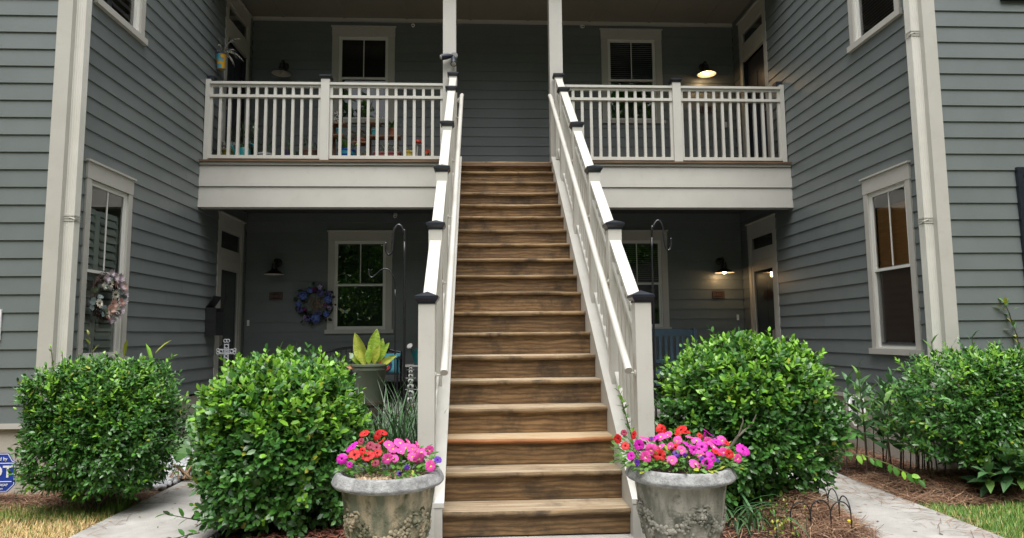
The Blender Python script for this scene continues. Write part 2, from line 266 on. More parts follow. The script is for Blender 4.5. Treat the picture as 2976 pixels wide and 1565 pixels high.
WORLD = (Vector((0, 0, 0)), Vector((1, 0, 0)), Vector((0, 1, 0)), Vector((0, 0, 1)))
class MB:
    """collects shapes in a frame (origin + three axes) and links them as one mesh"""
    def __init__(s, fr=None): s.v = []; s.f = []; s.m = []; s.fr = fr or WORLD; s.cur = 0
    def P(s, a, b, c):
        O, U, V, N = s.fr
        return (O.x + U.x * a + V.x * b + N.x * c, O.y + U.y * a + V.y * b + N.y * c, O.z + U.z * a + V.z * b + N.z * c)
    def add(s, vs, fs):
        n = len(s.v); s.v += [s.P(*p) for p in vs]; s.f += [tuple(i + n for i in f) for f in fs]; s.m += [s.cur] * len(fs); return s
    def box(s, a0, a1, b0, b1, c0, c1):
        return s.add([(a0, b0, c0), (a1, b0, c0), (a1, b1, c0), (a0, b1, c0), (a0, b0, c1), (a1, b0, c1), (a1, b1, c1), (a0, b1, c1)],
                     [(0, 3, 2, 1), (4, 5, 6, 7), (0, 1, 5, 4), (1, 2, 6, 5), (2, 3, 7, 6), (3, 0, 4, 7)])
    def hexa(s, p): return s.add(p, [(0, 3, 2, 1), (4, 5, 6, 7), (0, 1, 5, 4), (1, 2, 6, 5), (2, 3, 7, 6), (3, 0, 4, 7)])
    def quad(s, a, b, c, d): return s.add([a, b, c, d], [(0, 1, 2, 3)])
    def bar(s, p, q, w, h, up=(0, 0, 1)):
        p, q = Vector(p), Vector(q); d = (q - p).normalized(); r = d.cross(Vector(up)).normalized(); u = r.cross(d)
        A = [p - r * w / 2 - u * h / 2, p + r * w / 2 - u * h / 2, p + r * w / 2 + u * h / 2, p - r * w / 2 + u * h / 2]
        B = [x + (q - p) for x in A]
        return s.add([tuple(x) for x in A + B], [(0, 3, 2, 1), (4, 5, 6, 7), (0, 1, 5, 4), (1, 2, 6, 5), (2, 3, 7, 6), (3, 0, 4, 7)])
    def tube(s, pts, r, n=8, caps=True):
        pts = [Vector(p) for p in pts]; rs = r if isinstance(r, (list, tuple)) else [r] * len(pts)
        d0 = (pts[1] - pts[0]).normalized(); x = d0.orthogonal().normalized(); vs = []
        for i, p in enumerate(pts):
            d = (pts[min(i + 1, len(pts) - 1)] - pts[max(i - 1, 0)]).normalized()
            x = (x - d * x.dot(d)).normalized(); y = d.cross(x)
            for k in range(n):
                a = 2 * math.pi * k / n; vs.append(tuple(p + (x * math.cos(a) + y * math.sin(a)) * rs[i]))
        fs = [(i * n + k, i * n + (k + 1) % n, (i + 1) * n + (k + 1) % n, (i + 1) * n + k) for i in range(len(pts) - 1) for k in range(n)]
        if caps: fs += [tuple(range(n - 1, -1, -1)), tuple(range((len(pts) - 1) * n, len(pts) * n))]
        return s.add(vs, fs)
    def lathe(s, c, prof, n=24, axis=(0, 0, 1), close=True, rmod=None):
        ax = Vector(axis).normalized(); x = ax.orthogonal().normalized() if abs(ax.z) < .999 else Vector((1, 0, 0)); y = ax.cross(x); c = Vector(c); vs = []
        for r, h in prof:
            for k in range(n):
                a = 2 * math.pi * k / n; rr = r * (rmod(a, h) if rmod else 1)
                vs.append(tuple(c + ax * h + (x * math.cos(a) + y * math.sin(a)) * rr))
        fs = [(i * n + k, i * n + (k + 1) % n, (i + 1) * n + (k + 1) % n, (i + 1) * n + k) for i in range(len(prof) - 1) for k in range(n)]
        if close: fs += [tuple(range(n - 1, -1, -1)), tuple(range((len(prof) - 1) * n, len(prof) * n))]
        return s.add(vs, fs)
    def ball(s, c, r, n=8, sq=(1, 1, 1)):
        prof = [(math.sin(math.pi * i / n), -math.cos(math.pi * i / n)) for i in range(n + 1)]; k2 = n * 2 if n < 6 else int(n * 1.5)
        vs = []; fs = []
        for i in range(1, n):
            for k in range(k2):
                a = 2 * math.pi * k / k2; vs.append((c[0] + r * sq[0] * prof[i][0] * math.cos(a), c[1] + r * sq[1] * prof[i][0] * math.sin(a), c[2] + r * sq[2] * prof[i][1]))
        b = len(vs); vs += [(c[0], c[1], c[2] - r * sq[2]), (c[0], c[1], c[2] + r * sq[2])]
        for i in range(n - 2):
            for k in range(k2): fs.append((i * k2 + k, i * k2 + (k + 1) % k2, (i + 1) * k2 + (k + 1) % k2, (i + 1) * k2 + k))
        for k in range(k2): fs.append((b, (k + 1) % k2, k)); fs.append((b + 1, (n - 2) * k2 + k, (n - 2) * k2 + (k + 1) % k2))
        return s.add(vs, fs)
    def mesh(s, name, mats, off=Vector((0, 0, 0)), smooth=False):
        me = bpy.data.meshes.new(name); O, U, V, N = s.fr; fl = U.cross(V).dot(N) < 0
        me.from_pydata([(a - off.x, b - off.y, c - off.z) for a, b, c in s.v], [], [f[::-1] for f in s.f] if fl else s.f)
        for m in (mats if isinstance(mats, (list, tuple)) else [mats]): me.materials.append(m)
        if any(s.m): me.polygons.foreach_set('material_index', s.m)
        if smooth: me.polygons.foreach_set('use_smooth', [True] * len(me.polygons))
        me.update(); return me
    def build(s, name, mats, parent=None, smooth=False, kind=None, auto=None):
        off = wloc(parent) if parent is not None else Vector((0, 0, 0))
        me = s.mesh(name, mats, off, smooth)
        if auto is not None:
            me.polygons.foreach_set('use_smooth', [True] * len(me.polygons)); me.set_sharp_from_angle(angle=math.radians(auto))
        ob = link(name, me, parent)
        if kind: ob['kind'] = kind
        return ob
def recenter(ob):
    """move a single-mesh thing's origin to its base"""
    me = ob.data; n = len(me.vertices); a = np.empty(n * 3); me.vertices.foreach_get('co', a); a = a.reshape(-1, 3)
    c = np.array([(a[:, 0].min() + a[:, 0].max()) / 2, (a[:, 1].min() + a[:, 1].max()) / 2, a[:, 2].min()]); me.vertices.foreach_set('co', (a - c).ravel()); ob.location = Vector(c) + ob.location
    return ob

# ---- leaf instancing with numpy
def nrm(a): return a / np.maximum(np.linalg.norm(a, axis=-1, keepdims=True), 1e-9)
def frames(d, up):
    x = nrm(d); y = nrm(np.cross(up, x)); z = np.cross(x, y); return np.stack([x, y, z], axis=-1)   # columns
LEAF_V = np.array([(0, 0, 0), (.28, .20, .035), (.28, -.20, .035), (.34, 0, .0), (.66, .20, .02), (.66, -.20, .02), (.68, 0, -.015), (1, 0, -.07)], float)
LEAF_F = np.array([(0, 3, 1), (1, 3, 6), (1, 6, 4), (4, 6, 7), (0, 2, 3), (2, 6, 3), (2, 5, 6), (5, 7, 6)], int)
LEAF2_V = np.array([(0, 0, 0), (.5, .26, .04), (.5, -.26, .04), (1, 0, -.05)], float); LEAF2_F = np.array([(0, 2, 1), (1, 2, 3)], int)
LANCE_V = np.array([(0, 0, 0), (.25, .075, .02), (.25, -.075, .02), (.3, 0, .01), (.62, .07, .0), (.62, -.07, .0), (.62, 0, -.02), (1, 0, -.16)], float)
def scatter(name, bv, bf, pos, fr, sc, mi, mats, parent=None, kind=None, smooth=False, wid=None):
    n = len(pos); k = len(bv)
    v = bv[None] * sc[:, None, None]
    if wid is not None: v = v * np.stack([np.ones(n), wid, np.ones(n)], -1)[:, None, :]
    v = np.einsum('nij,nkj->nki', fr, v) + pos[:, None, :]
    off = wloc(parent) if parent is not None else Vector((0, 0, 0))
    v = v.reshape(-1, 3) - np.array(off)
    f = (bf[None] + (np.arange(n) * k)[:, None, None]).reshape(-1, bf.shape[1])
    me = bpy.data.meshes.new(name); me.vertices.add(len(v)); me.vertices.foreach_set('co', v.ravel())
    w = bf.shape[1]; me.loops.add(f.size); me.loops.foreach_set('vertex_index', f.ravel()); me.polygons.add(len(f))
    me.polygons.foreach_set('loop_start', np.arange(0, f.size, w)); me.polygons.foreach_set('loop_total', np.full(len(f), w))
    for m in mats: me.materials.append(m)
    me.polygons.foreach_set('material_index', np.repeat(mi, len(bf)).astype(int))
    if smooth: me.polygons.foreach_set('use_smooth', np.ones(len(f), bool))
    me.update(calc_edges=True); me.validate()
    ob = link(name, me, parent)
    if kind: ob['kind'] = kind
    return ob
_LM = {}
def leaf_mesh(bv, bf, m, key):
    k = (key, m.name)
    if k not in _LM:
        me = bpy.data.meshes.new('leaf'); me.from_pydata([tuple(x) for x in bv], [], [tuple(int(i) for i in f) for f in bf]); me.materials.append(m); me.update(); _LM[k] = me
    return _LM[k]
def leaf_parts(root, bv, bf, pos, fr, sc, mi, mats, key, name='leaf'):
    off = np.array(wloc(root))
    for i in range(len(pos)):
        ob = bpy.data.objects.new(name, leaf_mesh(bv, bf, mats[int(mi[i])], key)); COL.objects.link(ob); ob.parent = root
        M = np.eye(4); M[:3, :3] = fr[i] * sc[i]; M[:3, 3] = pos[i] - off
        ob.matrix_local = Matrix([list(r) for r in M])
# ------------------------------------------------------------------ the apartment building
XL, XR, YF, YB = -3.982, 3.925, 1.51, 6.07
EXP, Z0 = 0.156, 0.598            # lap exposure, bottom of the first course
DECK = 3.61; PORCH = 0.33
V3 = Vector
FL = (V3((XL, 0, 0)), V3((0, 1, 0)), V3((0, 0, 1)), V3((1, 0, 0)))
FR = (V3((XR, 0, 0)), V3((0, 1, 0)), V3((0, 0, 1)), V3((-1, 0, 0)))
FB = (V3((0, YB, 0)), V3((1, 0, 0)), V3((0, 0, 1)), V3((0, -1, 0)))
FF = (V3((0, YF, 0)), V3((1, 0, 0)), V3((0, 0, 1)), V3((0, -1, 0)))
HOUSE = thing('apartment_building', (0, 3.0, 0), 'grey lap sided two storey apartment building with beige trim and a deep central porch', 'building')

def board_mesh(mb, u0, u1, z0, z1, full0, full1):
    """one tapered lap board; its butt stands 13 mm off the wall, its head 3 mm"""
    def n(z): return .017 - .014 * (z - full0) / (full1 - full0)
    mb.add([(u0, z0, -.004), (u1, z0, -.004), (u1, z0, n(z0)), (u0, z0, n(z0)), (u0, z1, -.004), (u1, z1, -.004), (u1, z1, n(z1)), (u0, z1, n(z1))],
           [(0, 1, 2, 3), (4, 7, 6, 5), (0, 4, 5, 1), (1, 5, 6, 2), (2, 6, 7, 3), (3, 7, 4, 0)])
def siding(fr, u0, u1, ztop, openings, zb=Z0, seam=None, joints=()):
    wl = MB(fr)                                   # backing sheet, pierced by the openings
    us = sorted({u0, u1} | {x for o in openings for x in o[:2] if u0 < x < u1}); zs = sorted({zb, ztop} | {z for o in openings for z in o[2:] if zb < z < ztop})
    for a, b in zip(us, us[1:]):
        for c, d in zip(zs, zs[1:]):
            m_, k_ = (a + b) / 2, (c + d) / 2
            if not any(o[0] < m_ < o[1] and o[2] < k_ < o[3] for o in openings): wl.quad((a, c, -.006), (b, c, -.006), (b, d, -.006), (a, d, -.006))
    w = wl.build('wall', SIDING, HOUSE)
    z = zb; row = 0
    while z < ztop - .02:
        zt = min(z + EXP + .022, ztop); vis = min(z + EXP, ztop)
        segs = []                                  # (u0,u1,za,zb)
        cuts = sorted([o for o in openings if o[2] < vis - .004 and o[3] > z + .004])
        x = u0
        for o in cuts:
            if o[0] > x: segs.append((x, o[0], z, zt))
            a, b = max(o[0], u0), min(o[1], u1)
            if o[2] > z + .012: segs.append((a, b, z, min(zt, o[2])))
            if o[3] < vis - .012: segs.append((a, b, o[3], zt))
            x = max(x, o[1])
        if x < u1: segs.append((x, u1, z, zt))
        for a, b, c, d in segs:
            js = [j for j in joints if (row % 3 == j[1]) and a + .4 < j[0] < b - .4]
            parts = [a] + [j[0] for j in js] + [b]
            for p, q in zip(parts, parts[1:]):
                mb = MB(fr); g = .0012 if len(parts) > 2 else 0
                board_mesh(mb, p + (g if p != a else 0), q - (g if q != b else 0), c, d, z, z + EXP + .022)
                mb.build('siding_board', SIDING, w)
        z += EXP; row += 1
    return w

# ---- openings: (u0, u1, z0, z1) = outer edge of the window sash
def op(g, e=.045): return (g[0] - e, g[1] + e, g[2] - e, g[3] + e)
SWL = (1.955, 2.525, 1.165, 2.75); SWR = (1.945, 2.50, 1.175, 2.76)        # side windows, lower storey: glass extents
SUL = (1.955, 2.60, 4.585, 6.05); SUR = (1.925, 2.565, 4.585, 6.05)
BWL = (-2.56, -1.845, 1.45, 2.757); BWR = (1.845, 2.55, 1.45, 2.757)
BUL = (-2.55, -1.843, 4.81, 6.11); BUR = (1.842, 2.553, 4.83, 6.124)
DLL, DLR = (5.04, 5.83, PORCH, 2.86), (4.90, 5.69, PORCH, 2.80)
DUL, DUR = (5.04, 5.83, DECK, 6.19), (4.90, 5.69, DECK, 6.12)
TOPS = 7.0
siding(FL, YF, YB - .014, TOPS, [op(SWL), op(SUL), DLL, DUL], joints=[(3.5, 1), (3.9, 2)])
siding(FR, YF, YB - .014, TOPS, [op(SWR), op(SUR), DLR, DUR], joints=[(3.6, 2), (3.2, 0)])
siding(FB, XL + .014, XR - .014, 6.46, [op(BWL), op(BWR), op(BUL), op(BUR)], joints=[(-.62, 1), (1.2, 0), (.3, 2)])
siding(FF, -8.2, XL - .1, TOPS, [], zb=Z0)
siding(FF, XR + .1, 8.2, TOPS, [], zb=Z0 + .026)
# outer faces of the two wings, roof slabs, foundation
for q in ((-8.3, -8.2, YF, 8.9, 0, TOPS), (8.2, 8.3, YF, 8.9, 0, TOPS), (-8.3, 8.3, 8.9, 9, 0, TOPS)):
    mb = MB(); mb.box(*q); mb.build('outer_wall', SIDING, HOUSE)
mb = MB(); mb.box(-8.7, XL + .12, YF - .25, 9.3, TOPS, TOPS + .2); mb.box(XR - .12, 8.7, YF - .25, 9.3, TOPS, TOPS + .2); mb.box(XL + .12, XR - .12, 3.95, 9.3, TOPS - .02, TOPS + .18); mb.build('roof', mat('roof_shingle', (.10, .10, .10), .9, col2=(.07, .07, .07), scale=20), HOUSE)
for q in ((-8.2, XL - .02, YF + .02, YF + .2, -.1, Z0 - .035), (XL - .2, XL - .018, YF + .2001, YB, -.1, Z0 - .035), (XR + .02, 8.2, YF + .02, YF + .2, -.1, Z0 - .01), (XR + .018, XR + .2, YF + .2001, YB, -.1, Z0 - .035)):
    mb = MB(); mb.box(*q); mb.build('foundation', FND, HOUSE)
for q in ((-8.2, XL - .1, YF - .022, YF + .1, Z0 - .04, Z0 + .004), (XR + .1, 8.2, YF - .022, YF + .1, Z0 - .014, Z0 + .03), (XL - .1, XL + .018, YF + .12, 4.2, Z0 - .04, Z0 + .004), (XR - .018, XR + .1, YF + .12, 4.2, Z0 - .04, Z0 + .004)):
    mb = MB(); mb.box(*q); mb.build('water_table_trim', TRIM, HOUSE)
# corner boards: a front face and a return down the side wall
for x, s in ((XL, -1), (XR, 1)):
    mb = MB(); a, b = sorted((x + s * .105, x - s * .022)); mb.box(a, b, YF - .024, YF - .001, .56, TOPS)
    a, b = sorted((x - s * .022, x + s * .001)); mb.box(a, b, YF - .0, YF + .10, .56, TOPS)
    mb.build('corner_board', TRIM, HOUSE)
# downspouts
def downspout(x, s, y0, straps):
    x0 = x; mb = MB()
    prof = []; w, d = .088, .082                       # ribbed rectangular pipe
    def side(p, q, n):
        out = []
        for i in range(n):
            t = i / n; off = .004 if i % 2 else 0
            out.append((p[0] + (q[0] - p[0]) * t, p[1] + (q[1] - p[1]) * t, off))
        return out
    pts = []
    cs = [(x0, y0), (x0 + s * w, y0), (x0 + s * w, y0 + d), (x0, y0 + d)]; nor = [(0, -1), (s, 0), (0, 1), (-s, 0)]
    for i in range(4):
        for (px, py, off) in side(cs[i], cs[(i + 1) % 4], 9): pts.append((px - nor[i][0] * off, py - nor[i][1] * off))
    n = len(pts); mb.add([(a, b, z) for z in (.12, TOPS) for a, b in pts], [(k, (k + 1) % n, n + (k + 1) % n, n + k) for k in range(n)])
    ob = mb.build('downspout', mat('downspout_paint', (.64, .625, .575), .38, col2=(.58, .565, .51), scale=3, col3=(.40, .38, .33), scale3=7, amt3=.3, lo3=.58, hi3=.8), HOUSE)
    for z in straps:
        m2 = MB()
        for dz in (-.022, 0, .022): m2.box(min(x0, x0 + s * (w + .003)), max(x0, x0 + s * (w + .003)), y0 - .004, y0 + d + .003, z + dz - .006, z + dz + .006)
        m2.tube([(x0 + s * .05, y0 - .006, z + .005), (x0 + s * (w + .006), y0 - .004, z - .012), (x0 + s * (w + .01), y0 + .03, z - .02)], .005, 5)
        m2.build('strap', TRIM, ob)
downspout(XL + .020, 1, YF + .03, (2.36,))
downspout(XR - .020, -1, YF + .03, (2.34, 4.16))

# ---- windows
def window(fr, g, meet, head, side_w, sill_h, fill, sill_over=.03, jamb_dark=None, casing=TRIM, part='window', screen=False, room=DARK):
    o = op(g); mb = MB(fr); h1 = g[3] + head
    win = thing(part, V3(mb.P((o[0] + o[1]) / 2, o[2], 0)) - HOUSE.location); win.parent = HOUSE
    for p_, q_ in ((o[0] - side_w, o[0] + .002), (o[1] - .002, o[1] + side_w)):
        mb = MB(fr); mb.box(p_, q_, o[2], o[3] - .002, 0, .027); mb.build('side_casing', casing, win)
    mb = MB(fr); mb.box(o[0] - side_w - .004, o[1] + side_w + .004, o[3], h1, 0, .031); mb.box(o[0] - side_w - .02, o[1] + side_w + .02, h1, h1 + .018, 0, .05); mb.build('head_trim', casing, win)
    mb = MB(fr); mb.box(o[0] - side_w - sill_over, o[1] + side_w + sill_over, o[2] - sill_h, o[2], 0, .05); mb.build('sill', casing, win)
    # recess lined dark, then jamb frame
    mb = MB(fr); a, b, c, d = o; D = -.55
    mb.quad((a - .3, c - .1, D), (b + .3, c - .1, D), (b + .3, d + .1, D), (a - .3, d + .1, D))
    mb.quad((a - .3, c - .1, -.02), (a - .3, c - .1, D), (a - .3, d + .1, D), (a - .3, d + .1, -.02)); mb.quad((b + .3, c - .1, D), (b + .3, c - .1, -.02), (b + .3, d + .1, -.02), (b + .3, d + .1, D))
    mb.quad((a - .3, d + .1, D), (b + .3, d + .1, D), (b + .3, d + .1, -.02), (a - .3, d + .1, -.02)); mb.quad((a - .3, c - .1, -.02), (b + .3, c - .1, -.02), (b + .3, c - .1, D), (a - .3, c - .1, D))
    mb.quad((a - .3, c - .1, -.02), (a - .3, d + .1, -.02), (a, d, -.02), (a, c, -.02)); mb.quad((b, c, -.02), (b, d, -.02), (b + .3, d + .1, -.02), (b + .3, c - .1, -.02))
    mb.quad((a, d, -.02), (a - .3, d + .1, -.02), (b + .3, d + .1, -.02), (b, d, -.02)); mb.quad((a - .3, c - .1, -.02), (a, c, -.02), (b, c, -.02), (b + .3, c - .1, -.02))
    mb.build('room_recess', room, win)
    def frame(name, a, b, c, d, w, n0, n1, m):
        q = MB(fr); q.box(a, a + w, c, d, n0, n1); q.box(b - w, b, c, d, n0, n1); q.box(a + w, b - w, c, c + w, n0, n1); q.box(a + w, b - w, d - w, d, n0, n1); return q.build(name, m, win)
    frame('jamb', a, b, c, d, .02, -.05, .007, SASH)
    m0, m1 = meet
    frame('upper_sash', a + .021, b - .021, m0, d - .021, .028, -.020, .003, SASH)
    frame('lower_sash', a + .021, b - .021, c + .021, m1, .030, -.046, -.022, SASH)
    q = MB(fr); q.quad((a + .045, m0 + .02, -.010), (b - .045, m0 + .02, -.010), (b - .045, d - .045, -.010), (a + .045, d - .045, -.010)); q.build('pane', GLASS, win)
    q = MB(fr); q.quad((a + .045, c + .045, -.034), (b - .045, c + .045, -.034), (b - .045, m1 - .02, -.034), (a + .045, m1 - .02, -.034)); q.build('pane', GLASS, win)
    u = (a + b) / 2; q = MB(fr); q.box(u - .007, u + .007, m1, d - .049, -.016, -.004); q.build('muntin', SASH, win)
    if screen:
        q = MB(fr); q.quad((a + .03, c + .03, -.012), (b - .03, c + .03, -.012), (b - .03, m0, -.012), (a + .03, m0, -.012)); q.build('insect_screen', SCREEN, win)
    if fill: fill(fr, win, o, meet)
    return win
def fill_shutters(fr, win, o, meet, top=None, n=17, m=SHUTTER):
    a, b, c, d = o; zt = d - .30 if top is None else top; depth = -.052
    q = MB(fr)
    for u0, u1 in ((a - .02, a + .05), (a + .225, a + .305), (b - .06, b + .06)): q.box(u0, u1, c, zt + .04, depth - .03, depth)
    q.box(a + .0502, a + .2248, zt, zt + .05, depth - .028, depth - .002); q.box(a + .3052, b - .0602, zt, zt + .05, depth - .028, depth - .002)
    q.build('shutter_frame', m, win)
    zs = np.linspace(c + .05, zt - .05, n)
    for u0, u1 in ((a + .052, a + .223), (a + .307, b - .062)):
        for z in zs:
            q = MB(fr); q.hexa([(u0, z - .034, depth + .012), (u1, z - .034, depth + .012), (u1, z - .028, depth + .016), (u0, z - .028, depth + .016), (u0, z + .032, depth - .026), (u1, z + .032, depth - .026), (u1, z + .038, depth - .022), (u0, z + .038, depth - .022)])
            q.build('louver', m, win)
def fill_bamboo(fr, win, o, meet):
    a, b, c, d = o; q = MB(fr); k = 40; zz = np.linspace(c + .0, d - .18, k); vs = []
    for i, z in enumerate(zz):
        e = b - .045 + (.008 if i % 2 else -.008); vs += [(a - .1, z, -.052 + .003 * (i % 2)), (e, z, -.052 + .003 * (i % 2))]
    q.add(vs, [(2 * i, 2 * i + 1, 2 * i + 3, 2 * i + 2) for i in range(k - 1)]); q.build('woven_blind', BAMBOO, win)
    q = MB(fr); q.box(b - .04, b + .09, c, d - .18, -.11, -.095); q.build('curtain_edge', CURT, win)
    q = MB(fr); q.quad((a - .25, d - .18, -.18), (b + .25, d - .18, -.18), (b + .25, d + .05, -.22), (a - .25, d + .05, -.22)); q.build('valance', mat('grey_valance', (.12, .115, .125), .9), win)
    q = MB(fr); q.box(a + .04, b - .04, c + .045, c + .065, -.03, -.016); q.build('screen_rail', mat('screen_rail_grey', (.25, .26, .28), .5), win)
    for u in (a + .10, b - .12):
        q = MB(fr); q.box(u - .006, u + .006, c + .06, c + .085, -.03, -.012); q.build('screen_latch', BLACK, win)
def fill_miniblind(fr, win, o, meet, m=BLIND, z1=None):
    a, b, c, d = o; z = (meet[0] + .01 if z1 is None else z1)
    while z < d - .04:
        q = MB(fr); q.hexa([(a + .02, z, -.06), (b - .02, z, -.06), (b - .02, z + .002, -.059), (a + .02, z + .002, -.059), (a + .02, z + .02, -.085), (b - .02, z + .02, -.085), (b - .02, z + .022, -.084), (a + .02, z + .022, -.084)])
        q.build('blind_slat', m, win); z += .034
window(FL, SWL, (1.925, 1.965), .20, .072, .055, fill_shutters, room=ROOM)
window(FR, SWR, (1.945, 1.985), .205, .072, .06, fill_bamboo, screen=True, room=ROOM)
window(FL, SUL, (5.28, 5.32), .20, .075, .065, lambda *k: fill_shutters(*k, n=13, m=mat('dim_shutter', (.15, .17, .19), .5)))  # darker copy of the shutter colour; the room's dimness is put into it
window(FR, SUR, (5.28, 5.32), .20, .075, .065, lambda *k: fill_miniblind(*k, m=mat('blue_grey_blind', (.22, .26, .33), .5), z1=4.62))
window(FB, BWL, (2.085, 2.125), .19, .095, .06, None)
window(FB, BWR, (2.085, 2.125), .19, .095, .06, lambda *k: fill_miniblind(*k, m=mat('dim_slat_blind', (.12, .12, .125), .6)))  # blind colour darkened to carry the dim look behind the glass
window(FB, BUL, (5.44, 5.485), .20, .105, .06, None)
window(FB, BUR, (5.455, 5.50), .20, .105, .055, fill_miniblind)

# ---- doors on the side walls: transom above, trim boards, storm door below
def door(fr, o, floor, glass_top, head, tr, storm, flip):
    u0, u1, z0, z1 = o; tw = .095; top = z1 + .19
    mb = MB(fr); mb.box(u0 - tw, u0 + .002, floor, z1, 0, .019); mb.box(u1 - .002, u1 + tw, floor, z1, 0, .019); mb.box(u0 - tw, u1 + tw, z1, top, 0, .021); mb.box(u0 + .002, u1 - .002, head, tr[0] - .03, -.03, .014)
    mb.box(u0 - tw - .012, u1 + tw + .012, top, top + .018, 0, .05)
    d = mb.build('door', TRIM, HOUSE)
    q = MB(fr)
    a, b, c, e = u0 + .002, u1 - .002, tr[0] - .0298, z1
    q.box(a, a + .03, c, e, -.03, .010); q.box(b - .03, b, c, e, -.03, .010); q.box(a + .0302, b - .0302, e - .04, e, -.03, .010); q.box(a + .0302, b - .0302, c, c + .03, -.03, .010)
    q.build('transom_frame', TRIM, d)
    q = MB(fr); q.quad((a + .03, c + .03, -.002), (b - .03, c + .03, -.002), (b - .03, e - .04, -.002), (a + .03, e - .04, -.002)); q.build('transom_pane', GLASS, d)
    q = MB(fr); q.box(u0 - .3, u1 + .05, floor, z1 + .1, -.36, -.35); q.quad((u0, floor, -.02), (u0, floor, -.35), (u0, z1, -.35), (u0, z1, -.02)); q.quad((u1, floor, -.35), (u1, floor, -.02), (u1, z1, -.02), (u1, z1, -.35)); q.quad((u0, z1, -.35), (u1, z1, -.35), (u1, z1, -.02), (u0, z1, -.02)); q.build('room_recess', DARK, d)
    q = MB(fr); q.box(u0 + .004, u1 - .004, floor + .01, head - .004, -.10, -.06)
    for zc, hh in ((floor + .45, .30), (floor + 1.30, .44)):
        for uc in (u0 + .23, u1 - .23): q.box(uc - .14, uc + .14, zc - hh, zc + hh, -.0602, -.052)
    q.build('door_leaf', DOORM, d)
    hu = u0 + .07 if flip else u1 - .07
    if storm:
        q = MB(fr); w = .065; a, b, c, e = u0 + .006, u1 - .006, floor + .02, head - .004
        q.box(a, a + w, c, e, -.024, .012); q.box(b - w, b, c, e, -.024, .012); q.box(a + w, b - w, e - .15, e, -.024, .0118); q.box(a + w, b - w, c, c + .22, -.024, .0118); q.box(a + w, b - w, 1.05, 1.09, -.022, .008)
        s = q.build('storm_door', TRIM, d)
        q = MB(fr); q.quad((a + w, c + .2, -.001), (b - w, c + .2, -.001), (b - w, e - .14, -.001), (a + w, e - .14, -.001)); q.build('storm_pane', GLASS, d)
        q = MB(fr); q.box(hu - .012, hu + .012, 1.18, 1.36, .0182, .03); q.box(hu - .006, hu + .006, 1.2, 1.34, .03, .055); q.build('storm_handle', BRASS, d)
        q = MB(fr); q.tube([(hu + (.05 if flip else -.05), 1.33, -.06), (hu + (.05 if flip else -.05), 1.33, -.03)], .022, 10); q.tube([(hu + (.05 if flip else -.05), 1.45, -.06), (hu + (.05 if flip else -.05), 1.45, -.045)], .02, 10); q.build('door_knob', BRASS, d)
    else:
        q = MB(fr); q.tube([(hu, floor + 1.0, -.06), (hu, floor + 1.0, .0)], .026, 10); q.tube([(hu, floor + 1.15, -.06), (hu, floor + 1.15, -.03)], .022, 10); q.build('door_knob', BRASS, d)
door(FL, DLL, PORCH, 2.27, 2.42, (2.57, 2.82), True, True)
door(FR, DLR, PORCH, 2.26, 2.40, (2.58, 2.78), True, True)
door(FL, DUL, DECK, 0, 5.67, (5.95, 6.17), False, True)
door(FR, DUR, DECK, 0, 5.64, (5.92, 6.10), False, True)

# ---- upper ceiling with battens, lower soffit, porch slab, deck with fascia, columns
mb = MB(); mb.box(XL + .002, XR - .002, 4.02, YB + .05, 6.452, 6.5); mb.build('upper_ceiling', CEIL, HOUSE)
for x in (-3.48, -2.5, -1.5, -.46, .48, 1.5, 2.5, 3.45):
    mb = MB(); mb.box(x - .022, x + .022, 4.1, YB - .05, 6.440, 6.4535); mb.build('ceiling_batten', CEIL, HOUSE)
mb = MB(); mb.box(XL + .02, XR - .02, YB - .055, YB - .014, 6.40, 6.4515); mb.build('crown_trim', TRIM, HOUSE)
mb = MB(); mb.box(XL + .002, XR - .002, 4.27, 4.44, 6.16, 6.4515); mb.build('porch_beam', TRIM, HOUSE)
mb = MB(); mb.box(XL + .014, XR - .014, 4.25, YB - .014, 3.545, DECK - .026); mb.build('deck_floor', DECKW, HOUSE)
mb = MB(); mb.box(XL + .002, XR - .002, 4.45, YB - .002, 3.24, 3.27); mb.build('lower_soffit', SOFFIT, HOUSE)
SX = .033                                                    # the stair's centre line
# deck boards run along the porch; the front one is the brown edge that shows above the fascia
for i, y in enumerate(np.arange(4.222, 6.0, .142)):
    for a, b in (((XL + .016, SX - .607), (SX + .607, XR - .016)) if i == 0 else ((XL + .016, XR - .016),)):
        mb = MB(); mb.box(a, b, y, y + .137, DECK - .0255, DECK); mb.build('deck_board', DECKW, HOUSE)
for a, b in ((XL + .003, SX - .66), (SX + .66, XR - .003)):
    mb = MB(); mb.box(a, b, 4.246, 4.262, 3.548, 3.583); mb.build('drip_strip', TRIM, HOUSE)
    mb = MB(); mb.hexa([(a, 4.246, 3.262), (b, 4.246, 3.262), (b, 4.29, 3.262), (a, 4.29, 3.262), (a, 4.266, 3.547), (b, 4.266, 3.547), (b, 4.29, 3.547), (a, 4.29, 3.547)]); mb.build('fascia_board', TRIM, HOUSE)
    mb = MB(); mb.hexa([(a, 4.243, 2.985), (b, 4.243, 2.985), (b, 4.40, 2.985), (a, 4.40, 2.985), (a, 4.263, 3.261), (b, 4.263, 3.261), (b, 4.40, 3.261), (a, 4.40, 3.261)]); mb.build('fascia_board', TRIM, HOUSE)
for x in (-.727, .727):
    mb = MB(); w = .0885; y0 = 4.30
    mb.box(x - w, x + w, y0, y0 + .177, DECK + .001, 6.16); c = mb.build('column', TRIM, HOUSE)
mb = MB(); mb.box(XL + .02, XR - .02, 4.0, YB - .01, -.1, PORCH); mb.build('porch_slab', PORCHC, HOUSE)
for x in (-2.55, 2.5):
    mb = MB(); mb.box(x - .5, x + .5, 3.68, 3.999, -.1, PORCH - .16); mb.build('porch_step', PORCHC, HOUSE)
